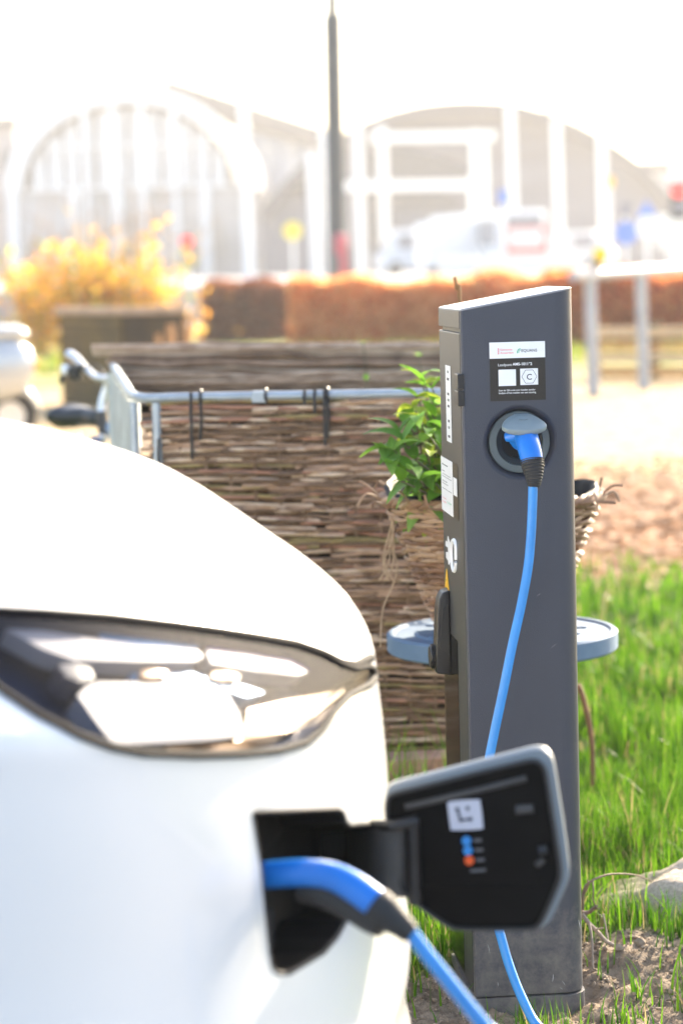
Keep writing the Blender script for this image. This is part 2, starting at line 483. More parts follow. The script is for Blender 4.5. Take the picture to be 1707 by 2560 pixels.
# front-face stickers (x = 0 plane), coordinates: y away from the corner
def quad_front(name, y0, z0, y1, z1, m, off, parent=post):
    return MB().box((-off, min(y0, y1), z0), (-off+0.0003, max(y0, y1), z1)).build(name, m, parent)
def print_front(me, y, z, m, off, parent, name='lettering', turn=0):
    o = link_mesh(name, me, m, parent)
    o.matrix_local = Matrix.Translation((-off, y, z)) @ Matrix.Rotation(R(-90), 4, 'Z') @ Matrix.Rotation(R(90), 4, 'X') @ Matrix.Rotation(R(turn), 4, 'Z')
    return o
FO = 0.0020
def fy(px, py): return front_yz(px, py)[0]
def fz(px, py): return front_yz(px, py)[1]
# rounded white pictogram strip
ya, za = front_yz(1115, 912); yb, zb = front_yz(1131.5, 1108)
pic = MB().box((-FO, yb, zb), (-FO+0.0003, ya, za)); pic = pic.build('pictogram_strip', M_white, post)
for k, (py, wd) in enumerate(((930, 0.6), (948, 0.9), (985, .8), (1000, .8), (1015, .8), (1052, .7), (1068, .6), (1090, .8))):
    zz = fz(1123, py); mb = MB()
    mb.box((-FO-0.0003, yb + (ya-yb)*(0.5-wd*0.22), zz-0.0022), (-FO, yb + (ya-yb)*(0.5+wd*0.22), zz+0.0022))
    mb.build('pictogram', M_ink if k % 3 else M_bezel, pic)
# instruction label, white with a dark column
ya, za = front_yz(1104, 1143); yb, zb = front_yz(1148.5, 1297)
za = (fz(1104, 1141) + fz(1148, 1162)) / 2; zb = (fz(1106, 1275) + fz(1149, 1300)) / 2
yc = fy(1134, 1220)
ins = quad_front('instruction_label', yc, zb, ya, za, M_white, FO)
quad_front('dark_column', yb, zb, yc - 0.0002, za, M_print, FO, ins)
quad_front('blank_square', yb + 0.012, zb + (za-zb)*0.42, yc - 0.008, zb + (za-zb)*0.74, M_white, FO+0.0003, ins)
for k, (fr, wd, hh) in enumerate(((0.86, .5, .02), (0.745, .22, .012), (0.69, .7, .009), (0.645, .8, .009), (0.56, .42, .012), (0.515, .5, .009), (0.42, .8, .009))):
    zz = zb + (za-zb)*fr; y1_ = ya - (ya-yc)*0.1
    MB().box((-FO-0.0004, y1_ - (ya-yc)*wd, zz), (-FO-0.0001, y1_, zz + (za-zb)*hh)).build('print_line', M_bezel, ins)
print_front(text_mesh('Gemeente', (ya-yc)*.32, (za-zb)*0.03), ya - (ya-yc)*0.1, zb+(za-zb)*0.235, M_red, FO+0.0004, ins)
print_front(text_mesh('Amsterdam', (ya-yc)*.32, (za-zb)*0.03), ya - (ya-yc)*0.1, zb+(za-zb)*0.165, M_red, FO+0.0004, ins)
print_front(text_mesh('EQUANS', (ya-yc)*.36, (za-zb)*0.035), ya - (ya-yc)*0.5, zb+(za-zb)*0.19, M_green, FO+0.0004, ins)
# white plug-and-e symbol, lying on its side
def poly_front(name, pts, m, parent=post, off=FO):
    vs = [(-off, *front_yz(1080 + x/5.6, 1300 + y/5.6)) for x, y in pts]
    res = delaunay_2d_cdt([Vector((v[1], v[2])) for v in vs], [(k, (k+1) % len(vs)) for k in range(len(vs))], [], 1, 1e-7)
    return mk(name, [(-off, v.x, v.y) for v in res[0]], [tuple(f) for f in res[2]], m, parent)
poly_front('plug_symbol', [(228,222),(242,232),(252,275),(275,335),(283,420),(300,425),(300,470),(283,480),(280,550),(250,632),(238,620),(235,570),(205,525),(205,445),(235,450),(232,385),(200,362),(200,285),(226,300)], M_white)
mb = MB()
ring = [(352,550),(352,420),(345,330),(320,285),(300,310),(290,400),(292,520),(300,640),(318,705),(335,705),(346,670),(350,590)]
pts = [Vector((-FO, *front_yz(1080 + x/5.6, 1300 + y/5.6))) for x, y in ring]
mb.tube(spline(pts, 4), 0.0042, 6)
a = Vector((-FO, *front_yz(1080 + 318/5.6, 1300 + 300/5.6))); b = Vector((-FO, *front_yz(1080 + 324/5.6, 1300 + 520/5.6)))
e_ = mb.build('letter_e_symbol', M_white, post)
tri = poly_front('warning_triangle', [(212,678),(221,682),(248,965),(245,995),(195,955),(192,930)], M_yellow)
poly_front('lightning_mark', [(205,932),(238,965),(238,975),(204,942)], M_ink, tri, FO+0.0004)
poly_front('lightning_mark', [(213,828),(219,836),(219,852),(213,846)], M_ink, tri, FO+0.0004)
# lock handle
mb = MB()
hy0, hz0 = front_yz(1124, 1495); 
hz_t = fz(1124, 1480); hz_b = fz(1128, 1682)
hyc = (fy(1127, 1580)); hw = 0.022
hyn = fy(1127, 1580)
prof = [(-0.001, hz_t+0.004), (-0.014, hz_t), (-0.021, hz_t-0.012), (-0.024, hz_t-0.030), (-0.029, hz_b+0.040), (-0.030, hz_b+0.004), (-0.028, hz_b), (-0.001, hz_b-0.004)]
mb.add([(x, hyn, z) for x, z in prof] + [(x, hyn+0.05, z) for x, z in prof], [tuple(range(8)), tuple(range(8, 16))[::-1]] + [(k, 8+k, 8+(k+1) % 8, (k+1) % 8) for k in range(8)])
handle = mb.build('lock_handle', M_black, post, smooth=True, bevel=0.004, bseg=3, angle=35)
prof2 = [(-0.004, hz_t-0.022), (-0.016, hz_t-0.032), (-0.022, hz_b+0.05), (-0.004, hz_b+0.036)]
MB().add([(x, hyn-0.0015, z) for x, z in prof2] + [(x, hyn+0.004, z) for x, z in prof2], [(0,1,2,3), (7,6,5,4)] + [(k, 4+k, 4+(k+1) % 4, (k+1) % 4) for k in range(4)]).build('grip_inset', M_rubber, handle, bevel=0.001)
km = Matrix.Translation((-0.030, hyn+0.025, hz_b+0.030)) @ Matrix.Rotation(R(-90), 4, 'Y')
mb = MB(); mb.lathe([(0.0005, 0.009), (0.019, 0.009), (0.022, 0.006), (0.022, 0.0), (0.021, -0.004)], km, 36)
for k in range(36):
    a = 2*math.pi*k/36; mb.box((-0.0008, -0.0008, 0.0002), (0.0012, 0.0008, 0.0062), km @ Matrix.Rotation(a, 4, 'Z') @ Matrix.Translation((0.0220, 0, 0)))
mb.build('lock_knob', M_black, handle, smooth=True, angle=30)
# clear protective film low on the door
yA, yB = fy(1130, 1700), fy(1152, 1900)
fz1 = fz(1145, 1602); fz0 = ZB + 0.012
MB().box((-FO, yB, fz0), (-FO+0.0004, yB + 0.20, fz1)).build('protective_film', M_film, post)
# pale scratches near the foot
M_scr = mat('scratch_pale', (0.34, 0.35, 0.37), rough=0.6)
for (x0_, y0_, x1_, y1_, w_) in ((1382, 2436, 1380, 2454, .0011), (1404, 2452, 1412, 2464, .0007), (1398, 2468, 1406, 2474, .0006), (1445, 2300, 1449, 2322, .0009), (1243, 2455, 1244, 2466, .0007), (1218, 2360, 1224, 2385, .0006), (1375, 1620, 1392, 1608, .0004), (1340, 1490, 1352, 1483, .0004)):
    a_ = side_xz(x0_, y0_); b_ = side_xz(x1_, y1_)
    MB().tube([(a_[0], 0.0002, a_[1]), ((a_[0]+b_[0])/2 + .0006, 0.0002, (a_[1]+b_[1])/2), (b_[0], 0.0002, b_[1])], [w_*.5, w_, w_*.4], 5).build('scratch', M_scr, post)
# ------------------------------------------------------------------ white car, nose towards the post
M_paint = mat('white_paint', (0.77, 0.765, 0.75), rough=0.22, coat=0.5, var=0.012, vscale=3)
M_seal = mat('panel_gap_seal', (0.008, 0.008, 0.011), rough=0.7, spec=0.08)
M_cav = mat('port_black', (0.005, 0.005, 0.006), spec=0.25, rough=0.45, var=0.3, vscale=25)
M_lidin = mat('lid_black', (0.004, 0.004, 0.0045), rough=0.45, var=0.2, vscale=30, spec=0.06)
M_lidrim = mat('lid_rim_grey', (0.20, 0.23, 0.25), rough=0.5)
M_hinge = mat('hinge_grey', (0.05, 0.047, 0.045), rough=0.5, var=0.15, vscale=30)
M_lens = glass('headlight_lens', (0.97, 0.98, 1.0), rough=0.0, fac=0.0, mul=0.11)
M_house = mat('headlight_housing', (0.022, 0.030, 0.055), rough=0.5, spec=0.25)
M_chrome = mat('headlight_reflector', (0.10, 0.062, 0.038), rough=0.3, metal=0.8, var=0.4, vscale=30)  # brown tint puts the mirrored surroundings into the metal colour
M_lamp = mat('headlight_white_element', (0.20, 0.20, 0.23), rough=0.5, spec=0.15)
M_teal = mat('headlight_teal_reflection', (0.02, 0.16, 0.36), rough=0.35, metal=0.2)  # teal reflection put into the colour of added strips
M_violet = mat('headlight_violet_reflection', (0.18, 0.13, 0.32), rough=0.35, metal=0.2)  # violet reflection put into the colour of an added strip
M_amber = mat('headlight_amber_reflector', (0.30, 0.14, 0.05), rough=0.25, metal=0.3)

BETA = 12.0
cF = Vector((math.cos(R(BETA)), -math.sin(R(BETA)), 0)); cL = Vector((-math.sin(R(BETA)), -math.cos(R(BETA)), 0))
cN = Vector((0.0, 3.0, 0))
ROAD_Z = -0.08
car0 = cN - cF * 0.9; car0.z = ROAD_Z
car = empty('car', car0, 0, 'white electric car with its nose charging flap open and a blue plug inserted', 'car')
# plan curve of the nose: angle of the surface normal as a function of arc length
_s = np.linspace(0, 1.35, 271)
_g = np.interp(_s, [0, 0.6, 1.1, 1.35], [0, 27, 85, 89.5])
_g = np.convolve(np.pad(_g, 12, mode='reflect', reflect_type='odd'), np.ones(25)/25, 'valid')
_ds = _s[1]
_v = np.concatenate([[0], np.cumsum(np.cos(np.radians((_g[1:]+_g[:-1])/2))*_ds)])
_u = -np.concatenate([[0], np.cumsum(np.sin(np.radians((_g[1:]+_g[:-1])/2))*_ds)])
iT = int(np.argmin(abs(_g - (BETA + 0.9))))
VB, UB = -_v[iT], _u[iT]
# silhouette (photo, 1568-wide units), ring scale, rise
SIL = [(-620, 872, .03, .01), (-400, 905, .10, .015), (-200, 940, .19, .02), (0, 985, .30, .03), (110, 1014, .38, .04), (250, 1060, .48, .05), (400, 1125, .60, .06), (500, 1189, .69, .07), (600, 1264, .775, .08), (700, 1345, .855, .09), (780, 1412, .915, .10), (832, 1462, .955, .10), (857, 1496, .985, .10),
       (863, 1520, 1.0, .08), (869, 1570, 1.0, .06), (879, 1650, 1.0, .04), (887, 1740, 1.0, .03), (893, 1830, 1.0, .02), (905, 1920, 1.0, .0), (925, 2020, 1.0, .0), (939, 2110, 1.0, .0), (938, 2180, 1.0, .0), (929, 2240, 1.0, .0), (932, 2300, 1.0, .0), (944, 2360, 1.0, .0), (950, 2480, 1.0, .0), (930, 2640, 1.0, .0), (860, 2760, .98, .0)]
prof = []
for ux, uy, K, rise in SIL:
    p = hit_plane(ux*1.08865, uy*1.08865, cN + cL * (K * VB), cL)
    u_sil = (p - cN).dot(cF)
    uc = u_sil - K * UB
    prof.append((uc, p.z + 0.0, K, rise))
prof = np.array(prof)
for k_, a_ in {0: 0.01, 1: 0.015, 2: 0.02, 3: 0.03, 4: 0.04, 5: 0.05, 6: 0.065, 7: 0.08, 8: 0.09, 9: 0.105, 10: 0.12, 11: 0.13, 12: 0.14, 13: 0.135, 14: 0.12, 15: 0.1, 16: 0.07, 17: 0.04, 18: 0.02}.items(): prof[k_, 3] = a_
prof[19:, 3] = 0.0
# z at the nose of the ring (silhouette point sits K*UB behind the nose)
RS = 0.20
prof[:, 1] -= prof[:, 3] * (1 - np.exp(prof[:, 2] * UB / RS))
TP = np.arange(len(prof), dtype=float)
def cubic(t, y):
    t = np.clip(t, 0, len(y)-1); i = np.minimum(np.floor(t).astype(int), len(y)-2); f = t - i
    def g(k): return y[np.clip(k, 0, len(y)-1)]
    p0, p1, p2, p3 = g(i-1), g(i), g(i+1), g(i+2)
    d = p2 - p1; m1 = (p2-p0)/2; m2 = (p3-p1)/2
    return ((2*f**3-3*f**2+1)*p1 + (f**3-2*f**2+f)*m1 + (-2*f**3+3*f**2)*p2 + (f**3-f**2)*m2)
U_END = -1.35
def S(s, t):
    s = np.asarray(s, float); t = np.asarray(t, float)
    uc, z, K, ri = (cubic(t, prof[:, k]) for k in range(4))
    a = np.abs(s)
    ar = np.minimum(a / 0.78, 1.0) * 1.3
    v = np.interp(ar, _s, _v) * K; u = uc + np.interp(ar, _s, _u) * K
    b = np.clip((a - 0.78) / 0.22, 0, 1)
    u = u + (np.minimum(U_END, u) - u) * b
    zz = z + ri * (1 - np.exp(-(uc - u) / RS))
    v = np.sign(s) * v
    x = cN.x + cF.x*u + cL.x*v; y = cN.y + cF.y*u + cL.y*v
    return np.stack([x, y, zz], -1)
NS, NTt = 150, 110
gs = np.concatenate([np.linspace(-1, -0.3, 25)[:-1], np.linspace(-0.3, 0.8, NS-30), np.linspace(0.8, 1, 7)[1:]])
gt = np.linspace(0, len(prof)-1, NTt)
GS, GT = np.meshgrid(gs, gt, indexing='ij')
GP = S(GS, GT)
ns, nt_ = GS.shape
def gi(i, j): return i*nt_ + j
gf = [(gi(i, j), gi(i+1, j), gi(i+1, j+1), gi(i, j+1)) for i in range(ns-1) for j in range(nt_-1)]
bvh = BVHTree.FromPolygons([Vector(p) for p in GP.reshape(-1, 3)], gf)
flatP = GP.reshape(-1, 3); flatS = GS.ravel(); flatT = GT.ravel()
def cast(ux, uy):
    """(s,t) of the body surface seen at a pixel"""
    d = ray(ux*1.08865, uy*1.08865).normalized()
    h = bvh.ray_cast(Vector((0, 0, CAM_Z)), d)
    if h[0] is None: return None
    f = gf[h[2]]
    w = np.array([1.0 / max(1e-9, (h[0] - Vector(flatP[k])).length) ** 2 for k in f]); w /= w.sum()
    s, t = float((w*flatS[list(f)]).sum()), float((w*flatT[list(f)]).sum())
    # refine
    for _ in range(12):
        p = S(s, t); e = 1e-3
        ds = (S(s+e, t) - p)/e; dt = (S(s, t+e) - p)/e
        q = np.array(h[0]) - p
        A = np.array([[ds@ds, ds@dt], [ds@dt, dt@dt]]); bb = np.array([ds@q, dt@q])
        try: st = np.linalg.solve(A, bb)
        except Exception: break
        s += float(st[0]); t += float(st[1])
    return s, t
def normal(s, t):
    e = 1e-3
    n = np.cross(S(s+e, t) - S(s-e, t), S(s, t+e) - S(s, t-e)); n /= np.linalg.norm(n)
    p = S(s, t)
    if n @ np.array([*(-cL - cF*-1.0)]) is None: pass
    c = np.array([cN.x - cF.x*0.8, cN.y - cF.y*0.8, 0.6])
    if n @ (p - c) < 0: n = -n
    return n
def dens(poly, k=4):
    out = []
    for i in range(len(poly)):
        a = np.array(poly[i]); b = np.array(poly[(i+1) % len(poly)])
        for j in range(k): out.append(tuple(a + (b-a)*j/k))
    return out
HL = [(-60,1398),(0,1406),(100,1411),(250,1421),(400,1438),(500,1451),(600,1467),(680,1481),(740,1503),(785,1527),(812,1537),(845,1531),(858,1540),(860,1556),(845,1574),(800,1598),(770,1630),(735,1678),(700,1706),(640,1724),(560,1732),(450,1735),(330,1730),(260,1717),(180,1690),(90,1645),(0,1585),(-60,1535)]
PORT = [(580,1870),(586,1863),(778,1857),(790,1866),(797,1888),(806,1895),(868,1890),(876,1900),(880,1960),(884,2040),(868,2085),(815,2103),(798,2112),(776,2152),(745,2188),(665,2236),(640,2236),(626,2222),(620,2190),(600,1990)]
hl_st = [cast(*p) for p in dens(HL, 3)]
po_st = [cast(*p) for p in dens(PORT, 3)]
hl_st = [p for p in hl_st if p]; po_st = [p for p in po_st if p]
gap_px = [(0,1406),(100,1411),(250,1421),(400,1438),(500,1451),(600,1467),(680,1481),(740,1502),(785,1524),(815,1529),(850,1512)]
gap_st = [p for p in (cast(*q) for q in dens(gap_px, 3)[:-3] + [gap_px[-1]]) if p]
# cut the body with constrained triangulation in (s,t)
TS = 0.045
def q2(p): return Vector((p[0], p[1]*TS))
allv = [q2(p) for p in zip(flatS, flatT)]
cons = []
def add_loop(pts, close=True):
    b = len(allv); allv.extend(q2(p) for p in pts)
    n = len(pts); cons.extend((b+k, b+(k+1) % n) for k in range(n if close else n-1))
ts_end = gap_st[-1][1]
gap_line = [(0.999, gap_st[0][1] - 1.2)] + gap_st + [(gap_st[-1][0] - 0.25, ts_end - 0.3), (-0.999, gap_st[0][1] - 1.2)]
add_loop(hl_st); add_loop(po_st); add_loop(gap_line, False)
res = delaunay_2d_cdt(allv, cons, [], 0, 1e-7)
V2 = np.array([(v.x, v.y/TS) for v in res[0]])
V3 = S(V2[:, 0], V2[:, 1])
def inside(px_, py_, poly):
    poly = np.asarray(poly); x = poly[:, 0]; y = poly[:, 1]; c = np.zeros(len(px_), bool); j = len(x)-1
    for i in range(len(x)):
        k = ((y[i] > py_) != (y[j] > py_)) & (px_ < (x[j]-x[i])*(py_-y[i])/((y[j]-y[i]) + 1e-12) + x[i])
        c ^= k; j = i
    return c
tris = np.array([f for f in res[2] if len(f) == 3])
cen = V2[tris].mean(1)
in_h = inside(cen[:, 0], cen[:, 1], hl_st); in_p = inside(cen[:, 0], cen[:, 1], po_st)
hoodpoly = np.array([(1.01, gap_line[0][1])] + gap_line[1:-1] + [(-1.01, gap_line[-1][1]), (-1.01, -1), (1.01, -1)])
in_hood = inside(cen[:, 0], cen[:, 1], hoodpoly)
def sub(name, mask, m, parent, off=0.0):
    f = tris[mask]; used, inv = np.unique(f, return_inverse=True)
    pts = V3[used]
    if off:
        pts = np.array([pts[k] + normal(*V2[used[k]])*off for k in range(len(used))])
    me = bpy.data.meshes.new(name); me.from_pydata(pts.tolist(), [], inv.reshape(-1, 3).tolist()); me.update()
    bm = bmesh.new(); bm.from_mesh(me); bmesh.ops.recalc_face_normals(bm, faces=bm.faces); bm.to_mesh(me); bm.free()
    o = link_mesh(name, me, m, None, True); wparent(o, parent); return o
sub('hood', in_hood & ~in_h, M_paint, car)
sub('front_bumper', ~in_hood & ~in_h & ~in_p, M_paint, car)
def line3(sts, off): return [Vector(S(*p) + normal(*p)*off) for p in sts]
mb = MB(); mb.tube(line3(gap_st, 0.0008), 0.0062, 8)
mb.build('hood_gap', M_seal, car, smooth=True, world=True)
# headlight: recessed housing, reflector pieces, clear lens
def headlight(sts, mask, sign, detail):
    hl = empty('headlight', Vector(S(*sts[0]))); hl.location = (0, 0, 0); hl.parent = car; hl.matrix_parent_inverse = Matrix.Translation(car0).inverted()
    o = sub('lens', mask, M_lens, car, 0.001); o.parent = hl; o.matrix_parent_inverse = Matrix()
    top = [S(*p) - normal(*p)*0.001 for p in sts]
    c2 = np.mean(np.array(sts), 0)
    back = [S(*(c2 + (np.array(p)-c2)*0.93)) - normal(*p)*0.055 for p in sts]
    n = len(sts); mb = MB(); mb.add([Vector(p) for p in top] + [Vector(p) for p in back], [(k, (k+1) % n, n+(k+1) % n, n+k) for k in range(n)])
    f = tris[mask]; used, inv = np.unique(f, return_inverse=True)
    pts = []
    for k in used:
        p = c2 + (V2[k]-c2)*0.93; pts.append(Vector(S(*p) - normal(*p)*0.055))
    mb.add(pts, [tuple(t) for t in inv.reshape(-1, 3)])
    mb.build('housing', M_house, hl, smooth=True)
    mb = MB(); mb.tube(line3(sts + sts[:1], 0.001), 0.0050, 6); mb.build('rim', M_seal, hl, smooth=True)
    if not detail: return
    def piece(name, poly, m, d0, d1, k=3, bev=0.0):
        st = [cast(*q) for q in dens(poly, k)]; st = [q for q in st if q]
        c = np.mean(np.array(st), 0)
        a = [Vector(S(*q) - normal(*q)*d0) for q in st]; b = [Vector(S(*q) - normal(*q)*d1) for q in st]
        n = len(st); ca = Vector(S(*c) - normal(*c)*(d0 - 0.004))
        mbb = MB(); mbb.add(a + b + [ca], [(i, (i+1) % n, n+(i+1) % n, n+i) for i in range(n)] + [(i, (i+1) % n, 2*n) for i in range(n)])
        return mbb.build(name, m, hl, smooth=True, angle=50)
    piece('lamp_block', [(203,1562),(222,1540),(250,1531),(330,1533),(420,1540),(515,1543),(548,1562),(575,1605),(596,1655),(590,1668),(540,1678),(430,1688),(330,1692),(290,1680),(245,1620)], M_lamp, 0.022, 0.05)
    piece('light_strip', [(25,1424),(110,1428),(230,1447),(340,1464),(470,1476),(482,1490),(465,1500),(330,1500),(180,1495),(110,1470)], M_lamp, 0.012, 0.035)
    piece('light_strip', [(490,1478),(580,1487),(680,1506),(722,1528),(700,1536),(600,1525),(500,1505)], M_lamp, 0.012, 0.035)
    piece('reflection_strip', [(250,1428),(400,1447),(480,1458),(470,1470),(360,1460),(250,1444)], M_teal, 0.018, 0.04)  # added strips standing in for coloured reflections in the lens
    piece('reflection_strip', [(500,1460),(600,1475),(690,1490),(735,1515),(690,1500),(580,1482),(495,1472)], M_violet, 0.018, 0.04)
    piece('reflection_strip', [(330,1506),(470,1506),(580,1535),(640,1556),(600,1566),(540,1545),(420,1535),(340,1525)], M_teal, 0.026, 0.045)
    piece('projector', [(345,1512),(375,1506),(405,1514),(408,1530),(370,1533),(345,1526)], M_chrome, 0.018, 0.04)
    piece('projector', [(510,1516),(545,1514),(575,1524),(570,1540),(530,1538),(508,1528)], M_chrome, 0.018, 0.04)
    piece('projector', [(148,1505),(190,1498),(222,1512),(232,1535),(200,1545),(165,1530)], M_house, 0.014, 0.045)
    piece('reflector_bowl', [(610,1590),(700,1570),(800,1555),(835,1552),(838,1566),(790,1592),(755,1632),(722,1675),(690,1698),(630,1714),(540,1720),(440,1720),(420,1705),(560,1690),(606,1672)], M_chrome, 0.030, 0.05)
    piece('reflector_bowl', [(100,1640),(180,1622),(262,1640),(300,1695),(320,1715),(270,1708),(190,1682)], M_chrome, 0.034, 0.05)
headlight(hl_st, in_h, 1, True)
# charging port recess
pn = np.mean([normal(*p) for p in po_st], 0); pn /= np.linalg.norm(pn)
pv = Vector(pn)
port = empty('charging_port', (0, 0, 0)); port.parent = car; port.matrix_parent_inverse = Matrix.Translation(car0).inverted()
top = [Vector(S(*p)) for p in po_st]; n = len(top); pc = sum(top, Vector()) / n
mid = [p - pv*0.012 for p in top]
bot = [pc + (p - pc)*0.97 - pv*0.085 for p in top]
mb = MB(); mb.add(top + mid + bot, [(k, (k+1) % n, n+(k+1) % n, n+k) for k in range(n)] + [(n+k, n+(k+1) % n, 2*n+(k+1) % n, 2*n+k) for k in range(n)] + [tuple(range(2*n, 3*n))])
mb.build('recess', M_cav, port)
MB().tube([p - pv*0.002 for p in top] + [top[0] - pv*0.002], 0.0032, 8).build('seal', M_rubber, port, smooth=True)
# inlet ring and inner details inside the recess
inl = Vector(S(*cast(640, 2010))) - pv*0.075
zq = pv.to_track_quat('Z', 'Y').to_matrix().to_4x4()
mb = MB(); mb.lathe([(0.038, 0.0), (0.038, 0.03), (0.034, 0.034), (0.030, 0.03), (0.030, 0.0)], Matrix.Translation(inl) @ zq, 32); mb.build('inlet_ring', M_black, port, smooth=True)
inl2 = Vector(S(*cast(640, 1925))) - pv*0.08
mb = MB(); mb.lathe([(0.022, 0.0), (0.022, 0.03), (0.019, 0.033), (0.001, 0.033)], Matrix.Translation(inl2) @ zq, 28); mb.build('inlet_cover', M_black, port, smooth=True)
for xx in (655, 700, 745):
    a = Vector(S(*cast(xx, 2080))) - pv*0.07; b = Vector(S(*cast(xx, 2170))) - pv*0.07
    MB().tube([a, b], 0.006, 8).build('rib', M_cav, port, smooth=True)
# opened lid
def Z6(x, y, d): return P(600 + x/1.742, 1850 + y/1.742, d)
def lid_y(x): return 2.985 - 0.045*(x-630)/800.0
outer = [(632,340),(629,285),(636,238),(662,208),(800,172),(1000,121),(1200,70),(1275,52),(1322,54),(1352,78),(1368,125),(1390,260),(1412,400),(1428,520),(1434,580),(1428,622),(1400,692),(1365,770),(1342,806),(1308,828),(1260,834),(1100,834),(950,832),(890,815),(810,758),(740,705),(690,650),(655,500)]
inner = [(640,340),(638,290),(646,258),(672,238),(800,206),(1000,155),(1200,107),(1258,94),(1296,98),(1318,120),(1330,158),(1350,290),(1372,430),(1388,540),(1390,585),(1382,625),(1345,715),(1318,775),(1298,806),(1262,824),(1100,826),(955,824),(900,806),(815,750),(752,700),(705,645),(665,500)]
lid = empty('charging_flap', (0, 0, 0)); lid.parent = car; lid.matrix_parent_inverse = Matrix.Translation(car0).inverted()
tw = Vector((0.10, 1, 0.28)).normalized()
def smoothpoly(p, k=3):
    return [(v.x, v.y) for v in spline([(a, b, 0) for a, b in p + p[:1]], k)][:-1]
op = [Z6(x, y, lid_y(x)) for x, y in smoothpoly(outer)]
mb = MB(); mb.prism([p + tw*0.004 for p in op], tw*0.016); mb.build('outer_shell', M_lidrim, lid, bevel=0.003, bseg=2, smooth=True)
ip = [Z6(x, y, lid_y(x) - 0.004) for x, y in smoothpoly(inner)]
n = len(ip); icc = sum(ip, Vector())/n
mb = MB()
ring2 = [icc + (p-icc)*0.97 + tw*0.006 for p in ip]
mb.add([p + tw*0.010 for p in ip] + ip + ring2, [(k, (k+1) % n, n+(k+1) % n, n+k) for k in range(n)] + [(n+k, n+(k+1) % n, 2*n+(k+1) % n, 2*n+k) for k in range(n)] + [tuple(range(2*n, 3*n))])
inn = mb.build('inner_panel', M_lidin, lid, smooth=True, angle=30)
MB().tube([p + tw*0.001 for p in ip] + [ip[0] + tw*0.001], 0.0028, 8).build('gasket', M_rubber, lid, smooth=True)
def L3(x, y, off=0.0): return Z6(x, y, lid_y(x) + 0.0015 - off)
MB().tube([L3(720, 292), L3(900, 250), L3(1080, 207), L3(1245, 165)], 0.0045, 8).build('ridge', M_hinge, lid, smooth=True)
def decal(name, poly, m, off, parent):
    return MB().prism([L3(x, y, off) for x, y in poly], tw*0.0006).build(name, m, parent)
M_dblue = mat('dot_blue', (0.02, 0.24, 0.62), rough=0.4); M_dor = mat('dot_orange', (0.80, 0.10, 0.01), rough=0.4); M_grt = mat('print_grey', (0.10, 0.10, 0.11), rough=0.5)
M_icon = mat('icon_white', (0.55, 0.55, 0.62), rough=0.4)
sqp = smoothpoly([(903,285),(915,268),(1030,260),(1045,272),(1056,370),(1046,388),(930,393),(915,380)], 3)
ic = decal('symbol_sticker', sqp, M_icon, 0.004, lid)
for (x, y) in ((945,302),(960,350),(1003,345),(990,298)):
    decal('symbol_mark', [(x+9*math.cos(a), y+9*math.sin(a)) for a in np.linspace(0, 6.28, 9)[:-1]], M_ink, 0.0048, ic)
decal('symbol_mark', [(940,306),(950,302),(965,348),(955,352)], M_ink, 0.0048, ic)
decal('symbol_mark', [(958,346),(1003,340),(1005,349),(960,355)], M_ink, 0.0048, ic)
for (x, y, m) in ((985,440,M_dblue),(991,482,M_dblue),(997,525,M_dor)):
    decal('dot', [(x+21*math.cos(a), y+21*math.sin(a)) for a in np.linspace(0, 6.28, 13)[:-1]], m, 0.004, lid)
    decal('print_line', [(x+30, y-8), (x+66, y-10), (x+67, y+3), (x+31, y+5)], M_grt, 0.004, lid)
decal('print_line', [(1000,565),(1068,560),(1070,572),(1002,577)], M_grt, 0.004, lid)
MB().tube([L3(1200, 303), L3(1275, 298)], 0.006, 8).build('bump_stop', M_hinge, lid, smooth=True)
MB().tube([L3(1300, 480), L3(1335, 474)], 0.006, 8).build('bump_stop', M_black, lid, smooth=True)
MB().tube([L3(1290, 545), L3(1322, 520)], 0.004, 8).build('latch_hook', M_hinge, lid, smooth=True)
MB().tube([L3(760, 640), L3(1290, 640), L3(1320, 615)], 0.0022, 6).build('moulded_rib', M_lidin, lid, smooth=True)
# hinge arm between port and lid (a curved dark slab)
ha = [U(800, 1900, 3.06), U(850, 1905, 2.99), U(910, 1900, 2.975), U(955, 1893, 2.99)]
hb = [U(800, 2060, 3.06), U(850, 2065, 2.99), U(905, 2062, 2.975), U(960, 2058, 2.99)]
A, B = spline(ha, 6), spline(hb, 6); m_ = len(A)
th = Vector((0.0, 0.02, 0))
mb = MB(); mb.add(A + B + [p+th for p in A] + [p+th for p in B],
    [(k, k+1, m_+k+1, m_+k) for k in range(m_-1)] + [(2*m_+k+1, 2*m_+k, 3*m_+k, 3*m_+k+1) for k in range(m_-1)] + [(k+1, k, 2*m_+k, 2*m_+k+1) for k in range(m_-1)] + [(m_+k, m_+k+1, 3*m_+k+1, 3*m_+k) for k in range(m_-1)] + [(0, m_, 3*m_, 2*m_), (m_-1, 3*m_-1, 4*m_-1, 2*m_-1)])
mb.build('hinge_arm', M_hinge, lid, smooth=True, angle=30)
MB().tube([U(945, 1880, 2.978), U(952, 2075, 2.978)], 0.009, 12).build('hinge_pin', M_black, lid, smooth=True)
MB().tube([U(800, 1893, 3.03), U(900, 1897, 2.972), U(958, 1885, 2.975)], 0.008, 10).build('hinge_edge', M_black, lid, smooth=True)
